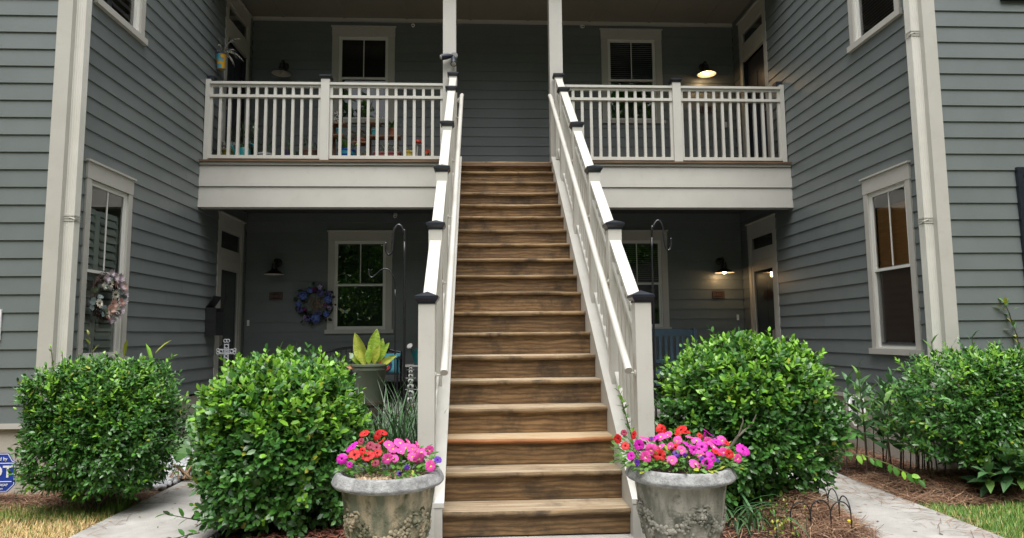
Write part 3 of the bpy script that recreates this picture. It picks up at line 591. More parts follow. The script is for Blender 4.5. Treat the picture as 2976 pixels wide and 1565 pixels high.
# exterior shutters at the right edge of the picture
for z0, z1 in ((1.0, 2.83), (4.475, 6.1)):
    q = MB(FF); a, b = 4.70, 5.12
    q.box(a, a + .05, z0, z1, .014, .045); q.box(b - .05, b, z0, z1, .014, .045)
    for zz in (z0, (z0 + z1) / 2 - .04, z1 - .08): q.box(a + .05, b - .05, zz, zz + .08, .014, .0448)
    s = q.build('exterior_shutter', NAVY, HOUSE)
    z = z0 + .1
    while z < z1 - .1:
        if abs(z - (z0 + z1) / 2) > .055:
            q = MB(FF); q.hexa([(a + .05, z, .040), (b - .05, z, .040), (b - .05, z + .004, .042), (a + .05, z + .004, .042), (a + .05, z + .03, .016), (b - .05, z + .03, .016), (b - .05, z + .034, .018), (a + .05, z + .034, .018)]); q.build('shutter_slat', NAVY, s)
        z += .04

# ------------------------------------------------------------------ the staircase
RISE, RUN, HW = .19, .2376, .605
ST = thing('staircase', (SX, 2.1, 0), 'long straight wooden staircase with worn brown treads climbing between white stringers', 'stairs')
def tread(i, m, name='tread', label=None):
    y, z = (i - 1) * RUN, i * RISE; seg = 28; rng = np.random.RandomState(i)
    xs = np.linspace(SX - HW + .001, SX + HW - .001, seg); sag = rng.uniform(-.002, .007); ph = rng.uniform(0, 6)
    prof = [(.30, 0), (.06, 0), (.016, -.0005), (.005, -.004), (.0, -.012), (.0, -.020), (.004, -.029), (.014, -.034), (.30, -.034)]
    w = np.cumsum(rng.normal(0, .0016, seg)); w -= np.linspace(w[0], w[-1], seg); w2 = np.cumsum(rng.normal(0, .0010, seg)); w2 -= np.linspace(w2[0], w2[-1], seg)
    mb = MB(); vs = []; n = len(prof)
    for k, x in enumerate(xs):
        t = (x - SX) / HW
        for j, (py, pz) in enumerate(prof):
            edge = 1 if 1 < j < 8 else 0
            vs.append((x, y + py + edge * (w[k] + .002 * math.sin(5 * t + ph)), z + pz - (sag * (1 - t * t) if edge else 0) + (w2[k] if edge else 0)))
    quad = lambda k, j: (k * n + j, k * n + (j + 1) % n, (k + 1) * n + (j + 1) % n, (k + 1) * n + j)
    mb.add(vs, []); mb.f += [quad(k, j) for k in range(seg - 1) for j in (0, 1)]; mb.m += [0] * (2 * (seg - 1))
    rest = [quad(k, j) for k in range(seg - 1) for j in range(2, n)] + [tuple(range(n))[::-1], tuple(range((seg - 1) * n, seg * n))]; mb.f += rest; mb.m += [1] * len(rest)
    ob = mb.build(name, m, ST, auto=40)
    if label: ob['label'] = label
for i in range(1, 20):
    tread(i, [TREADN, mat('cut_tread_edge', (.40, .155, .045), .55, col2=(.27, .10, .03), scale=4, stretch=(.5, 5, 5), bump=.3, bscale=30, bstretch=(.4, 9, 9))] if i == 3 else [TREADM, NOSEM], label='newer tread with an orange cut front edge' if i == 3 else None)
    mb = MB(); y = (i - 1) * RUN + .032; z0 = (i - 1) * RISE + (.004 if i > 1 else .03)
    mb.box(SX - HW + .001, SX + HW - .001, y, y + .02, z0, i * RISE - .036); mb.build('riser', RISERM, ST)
SL = .795
for s in (-1, 1):
    xi, xo = SX + s * HW, SX + s * .69
    a, b = min(xi, xo), max(xi, xo)
    def ztop(y): return .27 + SL * y
    y0, y1 = -.05, 4.24
    mb = MB(); mb.add([(x, y, z) for x in (a, b) for (y, z) in ((y0, .02), (y0, ztop(y0)), (y1, ztop(y1)), (y1, ztop(y1) - .42), (.46, .02))],
                      [(4, 3, 2, 1, 0), (5, 6, 7, 8, 9), (0, 1, 6, 5), (1, 2, 7, 6), (2, 3, 8, 7), (3, 4, 9, 8), (4, 0, 5, 9)])
    st = mb.build('stringer', TRIM, ST)
    mb = MB(); aa, bb = (a - .004, b + .012) if s < 0 else (a - .012 + .008, b + .012)
    mb.hexa([(aa, y0 - .004, ztop(y0) + .001), (bb, y0 - .004, ztop(y0) + .001), (bb, y1, ztop(y1) + .001), (aa, y1, ztop(y1) + .001), (aa, y0 - .004, ztop(y0) + .03), (bb, y0 - .004, ztop(y0) + .03), (bb, y1, ztop(y1) + .03), (aa, y1, ztop(y1) + .03)])
    mb.build('stringer_cap', RAILP, st)

# ---- stair railings: posts with dark caps, sloped rails, balusters, a round handrail on brackets
def cap(mb, x, y, z, w=.075):
    mb.box(x - w + .018, x + w - .018, y - w + .018, y + w - .018, z - .012, z + .002)
    vs = []; prof = [(w - .014, z + .002), (w - .006, z + .014), (w, z + .022), (w, z + .040)]
    for r, h in prof: vs += [(x - r, y - r, h), (x + r, y - r, h), (x + r, y + r, h), (x - r, y + r, h)]
    vs.append((x, y, z + .072)); fs = [(k * 4 + i, k * 4 + (i + 1) % 4, k * 4 + 4 + (i + 1) % 4, k * 4 + 4 + i) for k in range(3) for i in range(4)]
    fs += [(12 + i, 12 + (i + 1) % 4, 16) for i in range(4)] + [(3, 2, 1, 0)]
    mb.add(vs, fs)
def raked(mb, x0, x1, ya, yb, za, h):
    zb = za + .80 * (yb - ya)
    mb.hexa([(x0, ya, za - h), (x1, ya, za - h), (x1, yb, zb - h), (x0, yb, zb - h), (x0, ya, za), (x1, ya, za), (x1, yb, zb), (x0, yb, zb)])
POSTS = [(.0, 1.525), (.83, 2.145), (1.67, 2.815), (2.66, 3.565), (3.70, 4.36), (4.20, 4.745)]
for s in (-1, 1):
    rt = thing('stair_railing', (SX + s * .707, 0, .0), ('beige stair railing on the left of the brown steps with six dark capped posts' if s < 0 else 'beige stair railing on the right of the brown steps with six dark capped posts'), 'railing', 'railings of the long staircase')
    x = SX + s * .707; w = .053
    for k, (y, zc) in enumerate(POSTS):
        zb = .01 if k == 0 else (.27 + SL * y - .36 if k < 5 else DECK + .001)
        mb = MB(); mb.box(x - w, x + w, y - w, y + w, zb, zc); p = mb.build('post', RAILP, rt)
        mb = MB(); cap(mb, x, y, zc); mb.build('post_cap', NAVY, p)
    for k in range(5):
        ya, yb = POSTS[k][0] + w, POSTS[k + 1][0] - w
        if yb - ya < .05: continue
        top = lambda y: 1.425 + .80 * y + (0 if k < 4 else -.03)
        mb = MB(); raked(mb, x - .044, x + .044, ya, yb, top(ya), .036); mb.build('top_rail', RAILP, rt)
        mb = MB(); raked(mb, x - .030, x + .030, ya, yb, top(ya) - .175, .045); mb.build('middle_rail', RAILP, rt)
        low = max(.345 + SL * ya, .0)
        if k == 4: low += .06
        mb = MB(); raked(mb, x - .030, x + .030, ya, yb, low + .05, .045); mb.build('bottom_rail', RAILP, rt)
        nb = max(1, int(round((yb - ya) / .122)) - 1)
        for j in range(nb):
            y = ya + (yb - ya) * (j + 1) / (nb + 1); b0 = low + .05 + .8 * (y - ya) - .02; b1 = top(ya) + .8 * (y - ya) - .03
            mb = MB(); mb.box(x - .0185, x + .0185, y - .0185, y + .0185, b0, b1); mb.build('baluster', RAILP, rt)
    xh = SX + s * .592
    hz = lambda y: 1.145 + .80 * y
    pts = [(xh, -.09, hz(-.09)), (xh, 4.16, hz(4.16)), (xh - s * .005, 4.21, hz(4.21) - .012), (xh + s * .01, 4.235, hz(4.2) - .04), (xh + s * .06, 4.245, hz(4.2) - .085)]
    mb = MB(); mb.tube(pts, .0255, 14); h = mb.build('handrail', RAILP, rt, auto=50)
    for (y, zc) in POSTS[:5]:
        z = hz(y - .02); mb = MB(); mb.tube([(xh, y - .01, z - .02), (xh, y - .01, z - .055), (xh + s * .03, y - .01, z - .075), (x - s * w, y - .01, z - .075)], .0075, 8); mb.lathe((x - s * w, y - .01, z - .075), [(.022, 0), (.022, .004), (.016, .008)], 12, axis=(-s, 0, 0)); mb.build('bracket', RAILP, h)

# ---- balcony railings
for s, (xa, xb) in ((-1, (XL + .014, -.727 - .0885)), (1, (.727 + .0885, XR - .014))):
    rt = thing('balcony_railing', ((xa + xb) / 2, 4.36, DECK), ('beige balcony railing left of the stairs with potted plants behind it' if s < 0 else 'beige balcony railing right of the stairs in front of a lit wall lamp'), 'railing', 'railings along the upper balcony')
    y = 4.36; xm = s * 2.385; w = .057
    def post(x, z1, capw, half=None):
        mb = MB(); mb.box(x - w, x + w, y - w, y + w, DECK + .001, z1); p = mb.build('post', RAILP, rt); mb = MB(); cap(mb, x, y, z1, capw); mb.build('post_cap', NAVY, p)
    post(xm, 4.755, .078)
    xe = xa + .035 if s < 0 else xb - .035
    mb = MB(); mb.box(xe - .03, xe + .03, y - .03, y + .10, DECK + .001, 4.735); p = mb.build('post', RAILP, rt)
    mb = MB(); mb.box(xe - .03, xe + .055 if s < 0 else xe + .03, y + .02, y + .13, 4.7355, 4.80) if s < 0 else mb.box(xe - .055, xe + .03, y + .02, y + .13, 4.7355, 4.80); mb.build('post_cap', NAVY, p)
    ends = [(xe + .03, xm - w), (xm + w, xb)] if s < 0 else [(xa, xm - w), (xm + w, xe - .03)]
    for a, b in ends:
        mb = MB(); mb.box(a, b, y - .045, y + .045, 4.668, 4.70); mb.box(a, b, y - .022, y + .022, 4.635, 4.6678); mb.build('top_rail', RAILP, rt)
        mb = MB(); mb.box(a, b, y - .035, y + .035, 4.488, 4.525); mb.build('middle_rail', RAILP, rt)
        mb = MB(); mb.box(a, b, y - .028, y + .028, 3.655, 3.70); mb.build('bottom_rail', RAILP, rt)
        n = int(round((b - a) / .1215))
        for k in range(n + 1):
            xx = a + .0185 + (b - a - .037) * k / n
            mb = MB(); mb.box(xx - .0185, xx + .0185, y - .0186, y + .0186, 3.69, 4.64); mb.build('baluster', RAILP, rt)
# ------------------------------------------------------------------ ground, walks, beds
def gz(x, y):
    return 0.0
mb = MB(); mb.quad((-90, -90, -.012), (90, -90, -.012), (90, 90, -.012), (-90, 90, -.012))
g = mb.build('ground', SOIL); g['kind'] = 'structure'
def slab_row(name, x0, x1, joints, label=None):
    p = thing(name, ((x0 + x1) / 2, joints[0], 0), kind='structure')
    for a, b in zip(joints, joints[1:]):
        mb = MB(); e = .008
        lo, hi = a + .004, b - .004
        mb.add([(x0, lo, -.05), (x1, lo, -.05), (x1, hi, -.05), (x0, hi, -.05), (x0, lo, .012), (x1, lo, .012), (x1, hi, .012), (x0, hi, .012), (x0 + e, lo + e, .020), (x1 - e, lo + e, .020), (x1 - e, hi - e, .020), (x0 + e, hi - e, .020)],
               [(0, 1, 5, 4), (1, 2, 6, 5), (2, 3, 7, 6), (3, 0, 4, 7), (4, 5, 9, 8), (5, 6, 10, 9), (6, 7, 11, 10), (7, 4, 8, 11), (8, 9, 10, 11)])
        mb.build('slab', CONC, p)
    return p
slab_row('path', -3.02, -2.08, [-4.9, -3.4, -1.9, -.4, 1.115, 2.62, 3.66])
slab_row('path', 2.03, 2.95, [-4.9, -3.4, -1.9, -.4, 1.09, 2.62, 3.66])
slab_row('stair_landing', -.60 + SX - .5, .62 + SX + .55, [-5.2, -3.6, -2.0, -.72, .44])
# mulch beds: low mounded sheets
def bed(name, x0, x1, y0, y1, h, m, seed, edge=.06):
    rng = np.random.RandomState(seed); nx, ny = int((x1 - x0) / .06) + 2, int((y1 - y0) / .06) + 2
    xs, ys = np.linspace(x0, x1, nx), np.linspace(y0, y1, ny); vs = []
    for y in ys:
        for x in xs:
            t = min(x - x0, x1 - x, y - y0, y1 - y); e = min(1, t / .35)
            vs.append((x, y, -.008 + h * (e * e * (3 - 2 * e)) + (rng.normal(0, .006) if e > .02 else 0)))
    mb = MB(); mb.add(vs, [(j * nx + i, j * nx + i + 1, (j + 1) * nx + i + 1, (j + 1) * nx + i) for j in range(ny - 1) for i in range(nx - 1)])
    b = mb.build(name, m); b['kind'] = 'structure'
    for p in b.data.polygons: p.use_smooth = True
    def hz(x, y):
        t = np.minimum(np.minimum(x - x0, x1 - x), np.minimum(y - y0, y1 - y)); e = np.clip(t / .35, 0, 1); return -.008 + h * (e * e * (3 - 2 * e))
    return b, hz
B1, hz1 = bed('pine_straw_bed', -6.5, -3.06, 1.02, 1.5, .05, MULCH, 1)
B2, hz2 = bed('pine_straw_bed', 2.97, 6.5, .66, 1.5, .10, MULCH, 2)
B3, hz3 = bed('mulch_bed', -2.06, -.70, -.30, 3.9, .05, MULCH, 3)
B4, hz4 = bed('mulch_bed', .80, 2.0, -.45, 3.9, .05, MULCH, 4)
B5, hz5 = bed('rock_bed', -3.96, -3.03, 1.5, 4.0, .03, MULCH, 5)
B6, hz6 = bed('mulch_bed', 2.97, 3.9, 1.5, 4.0, .05, MULCH, 6)

STRAW_V = np.array([(0, -.5, 0), (0, .5, 0), (.5, -.5, .045), (.5, .5, .045), (1, -.4, 0), (1, .4, 0)], float)
STRAW_F = np.array([(0, 2, 3, 1), (2, 4, 5, 3)], int)
def straw(name, x0, x1, y0, y1, n, hz, mats, probs, ln=(.10, .22), wd=.0028, seed=1, extra_h=.03, tilt=.25):
    rng = np.random.RandomState(seed); x = rng.uniform(x0, x1, n); y = rng.uniform(y0, y1, n); z = hz(x, y) + rng.uniform(.002, extra_h, n)
    a = rng.uniform(0, 2 * np.pi, n); t = rng.normal(0, tilt, n); d = np.stack([np.cos(a) * np.cos(t), np.sin(a) * np.cos(t), np.sin(t)], -1)
    fr = frames(d, np.tile([0, 0, 1.], (n, 1)) + rng.normal(0, .4, (n, 3))); sc = rng.uniform(*ln, n)
    mi = rng.choice(len(mats), n, p=probs)
    return tag(scatter(name, STRAW_V, STRAW_F, np.stack([x, y, z], -1) - d * sc[:, None] * .5, fr, sc, mi, mats, wid=wd / sc), kind='stuff')
straw('pine_straw', -5.2, -3.0, .98, 1.5, 5000, hz1, [STRAW, STRAWL], [.75, .25], seed=11)
straw('pine_straw', 2.93, 4.6, .62, 1.5, 9000, hz2, [STRAW, STRAWL], [.62, .38], seed=12, extra_h=.05)
straw('red_mulch', -2.1, -.72, -.5, 1.6, 6000, hz3, [REDM, STRAW], [.8, .2], ln=(.03, .09), wd=.009, seed=13, extra_h=.02)
straw('mulch_chips', .9, 2.03, -.5, 1.8, 4500, hz4, [REDM, STRAW, STRAWL], [.3, .55, .15], ln=(.05, .14), wd=.005, seed=14, extra_h=.02)
straw('pine_straw', 3.0, 3.9, 1.5, 3.2, 2500, hz6, [STRAW, STRAWL, REDM], [.5, .2, .3], seed=15)
# pine straw heap inside the wire border fence
def heap(x, y): return .015 + .17 * np.exp(-(((x - 1.86) / .19) ** 2 + ((y - .22) / .26) ** 2))
straw('pine_straw_heap', 1.58, 2.16, -.2, .7, 5200, heap, [STRAW, STRAWL], [.6, .4], seed=16, ln=(.10, .24), extra_h=.05, tilt=.3)
# white rocks beside the left walk
def rocks(name, x0, x1, y0, y1, n, z, m, s, seed, flat=.7, label=None):
    rng = np.random.RandomState(seed); mb = MB(); mb.ball((0, 0, 0), 1.0, 4); bv = np.array(mb.v); 
    tris = []
    for f in mb.f: tris += [f] if len(f) == 3 else [(f[0], f[1], f[2]), (f[0], f[2], f[3])]
    bf = np.array(tris); bv = bv * (1 + rng.normal(0, .13, (len(bv), 1)))
    pos = np.stack([rng.uniform(x0, x1, n), rng.uniform(y0, y1, n), z + rng.uniform(0, s * .8, n)], -1); a = nrm(rng.normal(size=(n, 3))); fr = frames(a, nrm(rng.normal(size=(n, 3))))
    return tag(scatter(name, bv, bf, pos, fr, rng.uniform(.6, 1.25, n) * s, np.zeros(n, int), [m], wid=rng.uniform(flat, 1.1, n)), kind='stuff')
rocks('white_rocks', -3.75, -3.05, 1.62, 3.6, 900, .015, PEBB, .030, 21)

# dead leaves and bits lying on the walks
def litter(name, x0, x1, y0, y1, n, seed, ln=(.015, .05)):
    rng = np.random.RandomState(seed); pos = np.stack([rng.uniform(x0, x1, n), rng.uniform(y0, y1, n), np.full(n, .024)], -1); a = rng.uniform(0, 6.28, n); d = np.stack([np.cos(a), np.sin(a), rng.normal(0, .08, n)], -1)
    return tag(scatter(name, LEAF_V * np.array([1, .8, 1]), LEAF_F, pos, frames(d, np.tile([0, 0, 1.], (n, 1)) + rng.normal(0, .2, (n, 3))), rng.uniform(*ln, n), rng.choice(3, n, p=[.45, .35, .2]), [STRAW, TWIG, STRAWL]), kind='stuff')
litter('leaf_litter', -3.0, -2.1, -.4, 3.4, 60, 35); litter('leaf_litter', 2.05, 2.95, -.4, 3.4, 70, 36); litter('stair_crumbs', -.5, .56, .05, .1, 5, 37)
straw('loose_straw', 2.6, 3.0, -.3, 1.6, 160, lambda x, y: 0 * x + .018, [STRAW, STRAWL], [.6, .4], seed=38, extra_h=.006, tilt=.03); straw('loose_straw', -3.1, -2.85, -.2, 2.6, 110, lambda x, y: 0 * x + .018, [STRAW, STRAWL], [.6, .4], seed=39, extra_h=.006, tilt=.03)
# grass
BL_V = np.array([(0, -.5, 0), (0, .5, 0), (.5, -.36, .06), (.5, .36, .06), (1, 0, .22)], float)
BL_F4 = np.array([(0, 2, 1), (1, 2, 3), (2, 4, 3)], int)
def grass(name, x0, x1, y0, y1, n, mats, probs, ln, seed, keep=None, lean=.55):
    rng = np.random.RandomState(seed); x = rng.uniform(x0, x1, n); y = rng.uniform(y0, y1, n)
    if keep is not None: k = keep(x, y, rng); x, y = x[k], y[k]; n = len(x)
    a = rng.uniform(0, 2 * np.pi, n); t = rng.uniform(lean - .35, lean + .5, n); d = np.stack([np.cos(a) * np.cos(t), np.sin(a) * np.cos(t), np.sin(t)], -1)
    fr = frames(d, np.tile([0, 0, 1.], (n, 1))); sc = rng.uniform(*ln, n); mi = rng.choice(len(mats), n, p=probs)
    return tag(scatter(name, BL_V, BL_F4, np.stack([x, y, np.full(n, -.012)], -1), fr, sc, mi, mats, wid=.0050 / sc * rng.uniform(.7, 1.4, n)), kind='stuff')
grass('dry_lawn', -4.7, -3.03, -.25, 1.06, 30000, [GRASSD, GRASSG, STRAWL], [.72, .16, .12], (.03, .075), 31, keep=lambda x, y, r: (y < 1.0 + .05 * np.sin(x * 9)) & (r.uniform(size=len(x)) < .9), lean=.35)
grass('lawn_edge_grass', -4.7, -3.03, .70, 1.07, 5000, [GRASSG, GRASSD], [.8, .2], (.04, .09), 32, lean=.7)
grass('green_lawn', 2.96, 4.5, -.6, .72, 30000, [GRASSG, LEAF, GRASSD], [.72, .16, .12], (.03, .08), 33, keep=lambda x, y, r: y < .56 + .06 * np.sin(x * 7) + r.normal(0, .03, len(x)), lean=.5)
grass('tuft_by_walk', -3.16, -3.02, .86, 1.10, 260, [GRASSG], [1.], (.08, .14), 34, lean=1.0)
# far lawn around, seen only beyond the frame and in the window reflections
mb = MB(); mb.quad((-60, -60, -.008), (60, -60, -.008), (60, -5.2, -.008), (-60, -5.2, -.008)); l_ = mb.build('lawn', mat('far_lawn', (.05, .085, .025), .9, col2=(.07, .085, .03), scale=1.5)); l_['kind'] = 'structure'

mb = MB(); mb.quad((-45, -17.5, -.004), (45, -17.5, -.004), (45, -7.0, -.004), (-45, -7.0, -.004)); l_ = mb.build('bounce_cut_strip', mat('bounce_cut_dark', (.05, .05, .052), .9, col2=(.04, .04, .042), scale=8)); l_['kind'] = 'structure'  # added dark ground, out of view, to cut light bounced into the porch
# ------------------------------------------------------------------ shrubs
def tri_f(fr): return fr
def shrub(name, label, c, rad, n, ln, mats, seed, p=3.2, cat='shrub', young_top=.6, gaps=None, wl=None, up=.55, bv=LEAF_V, extra=None, group=None, lv=9, dens_low=1.0, width=None, stems=16, young_any=.06):
    rng = np.random.RandomState(seed); c = np.array(c, float); rad = np.array(rad, float)
    root = thing(name, (c[0], c[1], 0), label, cat, group)
    d = nrm(rng.normal(size=(n * 2, 3))); d[:, 1] = np.where(rng.uniform(size=len(d)) < .45, -np.abs(d[:, 1]), d[:, 1])
    r = (np.abs(d[:, 0] / rad[0]) ** p + np.abs(d[:, 1] / rad[1]) ** p + np.abs(d[:, 2] / rad[2]) ** p) ** (-1 / p)
    lum = 1 + .05 * np.sin(d[:, 0] * 7 + seed) * np.cos(d[:, 2] * 6 + 2 * seed) + .045 * np.sin(d[:, 1] * 11 + d[:, 0] * 9)
    dep = np.where(rng.uniform(size=len(d)) < .72, rng.uniform(.86, 1.03, len(d)), rng.uniform(.45, .86, len(d)))
    out = rng.uniform(size=len(d)) < .035; dep = np.where(out & (d[:, 2] > -.3), rng.uniform(1.03, 1.12, len(d)), dep)
    pos = c + d * (r * lum * dep)[:, None]
    k = pos[:, 2] > .03
    if dens_low < 1: k &= rng.uniform(size=len(d)) < np.clip(dens_low + (1 - dens_low) * (d[:, 2] + 1.0) / 1.0, 0, 1)
    if gaps is not None: k &= ~gaps(pos, rng)
    pos, d = pos[k][:n], d[k][:n]; n = len(pos)
    gd = nrm(d * .75 + np.array([0, 0, up]) + rng.normal(0, .38, (n, 3)))
    L = ln * rng.uniform(1.6, 2.8, n)
    P_, F_, S_, M_ = [], [], [], []
    rr = nrm(np.cross(gd, rng.normal(size=(n, 3)))); r2 = np.cross(gd, rr)
    top = (d[:, 2] > .25)
    yg = rng.uniform(size=n) < np.where(top, young_top, young_any)
    for i in range(lv):
        t = (i + .3) / lv; a = i * 2.4 + rng.uniform(0, .5, n); side = rr * np.cos(a)[:, None] + r2 * np.sin(a)[:, None]
        ld = nrm(gd * (.35 + .9 * t) + side * (1.15 - .55 * t) + rng.normal(0, .18, (n, 3)) + np.array([0, 0, -.10 * (1 - t)]))
        upv = nrm(d * .75 + np.array([0, -.15, .85]) - ld * .2 + rng.normal(0, .25, (n, 3)))
        P_.append(pos + gd * (L * (t - .5))[:, None]); F_.append(frames(ld, upv)); S_.append(ln * rng.uniform(.75, 1.2, n) * (1.08 - .35 * t))
        m = np.where(rng.uniform(size=n) < .62, 0, 1); m = np.where(yg & (rng.uniform(size=n) < .35 + .55 * t), 2, m); m = np.where(rng.uniform(size=n) < .008, 3, m); M_.append(m)
    P_ = np.concatenate(P_); F_ = np.concatenate(F_); S_ = np.concatenate(S_); M_ = np.concatenate(M_)
    # stems
    for i in range(stems):
        a = rng.uniform(0, 6.28); b = c[:2] + np.array([math.cos(a), math.sin(a)]) * rng.uniform(.02, .12); e = c + nrm(rng.normal(size=3) * np.array([1, 1, .5]) + np.array([0, 0, .35])) * rad * rng.uniform(.6, 1.02)
        mb_ = MB(); mid = (np.array([b[0], b[1], 0]) + e) / 2 + rng.normal(0, .03, 3); mb_.tube([(b[0], b[1], -.01), tuple(mid), tuple(e)], [.013, .009, .004], 5); mb_.build('stem', TWIG, root)
    # the 300 leaves that show largest are parts, the rest one mass
    front = (np.array([CAM.x, CAM.y, CAM.z]) - P_); dist = np.linalg.norm(front, axis=1); facing = np.abs(np.einsum('ij,ij->i', F_[:, :, 2], front / dist[:, None]))
    rel = (P_ - c) / rad; outer = (np.abs(rel) ** p).sum(1) ** (1 / p)
    score = facing * S_ / dist + .012 * np.clip(outer, 0, 1.05) - .01 * (P_[:, 1] - c[1]); ids = np.argsort(-score)[:300]; msk = np.ones(len(P_), bool); msk[ids] = False
    if width is not None: bv = bv * np.array([1, width, 1])
    scatter('foliage', bv, LEAF_F, P_[msk], F_[msk], S_[msk], M_[msk], mats, root, 'stuff')
    leaf_parts(root, bv, LEAF_F, P_[ids], F_[ids], S_[ids], M_[ids], mats, name + str(width) + str(bv is LANCE_V))
    return root
GL = [LEAF, LEAFD, LEAFY, LEAFYY]
S1 = shrub('clipped_shrub', 'dense clipped holly shrub at the left corner of the building beside the white rocks', (-3.20, .98, .635), (.48, .36, .46), 3600, .045, GL, 41, p=4.2, young_top=.42, lv=8, dens_low=.55, width=1.05, up=.5)
S2 = shrub('clipped_shrub', 'rounded glossy shrub just left of the left flower planter', (-1.69, .42, .55), (.49, .47, .57), 2250, .062, GL, 42, p=3.0, young_top=.72, lv=8, dens_low=.5, up=.5, width=1.22)
S3 = shrub('clipped_shrub', 'tall rounded glossy shrub right of the right flower planter with a bare grey branch', (1.65, .58, .67), (.60, .48, .55), 2450, .057, GL, 43, p=2.8, young_top=.72, lv=8, dens_low=.55, up=.5, width=1.22,
           gaps=lambda q, r: ((((q[:, 0] - 1.62) / .42) ** 2 + ((q[:, 2] - .28) / .10) ** 2) < 1) & (r.uniform(size=len(q)) < .55))
S4 = shrub('clipped_shrub', 'wide clipped dark green shrub at the right corner of the building behind the pine straw', (3.90, .98, .67), (.84, .38, .43), 2700, .054, GL, 44, p=3.2, young_top=.5, lv=8, dens_low=.5, up=.45, width=.95, young_any=.12)
mb = MB(); mb.tube([(1.30, .16, .42), (1.36, .13, .55), (1.40, .10, .62), (1.50, .10, .70), (1.54, .12, .76)], [.012, .011, .009, .006, .003], 7); mb.tube([(1.40, .10, .62), (1.43, .08, .72), (1.42, .08, .78)], [.006, .004, .002], 5)
b = mb.build('bare_branch', DEADW, S3)
# low sprig that pokes out of the left shrub, over the walk
def sprig(root, base, tip, n, ln, mats, mi, seed, bv=LEAF_V, curl=.1, width=1.0, name='leaf', twig=True, drop=0.0):
    rng = np.random.RandomState(seed); base, tip = np.array(base, float), np.array(tip, float); g = nrm(tip - base); side = nrm(np.cross(g, [0, 0, 1.] if abs(g[2]) < .9 else [1., 0, 0])); up = np.cross(side, g)
    P_, F_, S_, M_ = [], [], [], []
    for i in range(n):
        t = (i + .6) / n; a = i * 2.4 + rng.uniform(0, .4); sd = side * math.cos(a) + up * math.sin(a)
        P_.append(base + (tip - base) * t + np.array([0, 0, -drop * t * t])); ld = nrm(g * (.3 + .9 * t) + sd * (1.0 - .4 * t) + rng.normal(0, .12, 3)); F_.append(frames(ld[None], nrm((np.array([0, 0, 1.]) + g * .5 + rng.normal(0, .2, 3)))[None])[0]); S_.append(ln * rng.uniform(.8, 1.15) * (1.05 - .3 * t)); M_.append(mi if np.isscalar(mi) else rng.choice(mi))
    if twig:
        mb_ = MB(); q = [(base + (tip - base) * t + np.array([0, 0, -drop * t * t])) for t in (0, .35, .7, 1)]; mb_.tube([tuple(x) for x in q], [.004, .0035, .0025, .0012], 5); mb_.build('twig', TWIG, root)
    leaf_parts(root, bv * np.array([1, width, 1]), LEAF_F, np.array(P_), np.array(F_), np.array(S_), np.array(M_), mats, 'sp' + str(width) + str(id(bv)), name=name)
sprig(S2, (-2.10, .05, .16), (-2.27, -.08, .24), 8, .068, GL, [0, 1], 51, width=1.1); sprig(S2, (-2.08, .0, .10), (-2.22, -.14, .10), 8, .068, GL, [0, 1], 52, width=1.1)
for k, (x, y, z) in enumerate([(-2.12, .42, 1.04), (-1.42, .4, 1.13), (-1.7, .45, 1.13), (-1.95, .3, 1.09), (-1.3, .3, 1.06)]): sprig(S2, (x, y, z - .04), (x + .03 * (-1) ** k, y - .02, z + .09), 7, .068, GL, 2, 60 + k, width=1.1)
for k, (x, y, z) in enumerate([(1.45, .5, 1.22), (1.65, .55, 1.24), (1.9, .5, 1.20), (1.2, .45, 1.12), (2.12, .5, 1.08)]): sprig(S3, (x, y, z - .04), (x + .03 * (-1) ** k, y - .02, z + .07), 7, .064, GL, 2, 70 + k, width=1.1)
# shoots above the left shrub
def shoot_plant(name, label, stems, ln, mats, mi, seed, cat='plant', bv=LANCE_V, width=1.0, n=8, stem_r=.006, group=None):
    root = thing(name, (stems[0][0][0], stems[0][0][1], stems[0][0][2]), label, cat, group)
    for k, (b, t) in enumerate(stems):
        mb_ = MB(); mid = ((b[0] + t[0]) / 2 + .01, (b[1] + t[1]) / 2, (b[2] + t[2]) / 2); mb_.tube([b, mid, t], [stem_r, stem_r * .8, stem_r * .4], 5); mb_.build('stem', TWIG if stem_r < .02 else LEAFYY, root)
        lo = tuple(np.array(b) + (np.array(t) - np.array(b)) * .35); sprig(root, lo, t, n, ln, mats, mi, seed + k, bv=bv, width=width, twig=False)
    return root
shoot_plant('weed_shoot', 'bright green weed shoot rising in front of the shuttered window above the left corner shrub', [((-3.32, 1.1, .7), (-3.42, 1.05, 1.36))], .10, [LEAFY, LEAFYY], [0, 1], 81, n=6, bv=LEAF_V, width=.6)
shoot_plant('holly_shoot', 'small leafy holly shoot rising beside the left downspout', [((-3.66, 1.1, .7), (-3.72, 1.08, 1.25)), ((-3.6, 1.1, .7), (-3.63, 1.08, 1.2))], .045, [LEAF, LEAFY], [0, 1], 83, bv=LEAF_V, n=11)
shoot_plant('faded_lily', 'yellowing broad leaved lily showing over the top of the left corner shrub', [((-3.1, 1.25, .8), (-3.22, 1.2, 1.18)), ((-3.1, 1.25, .8), (-2.98, 1.22, 1.2))], .20, [LEAFYY, LEAFY], [0, 1], 85, n=4, bv=LEAF_V, width=.55)
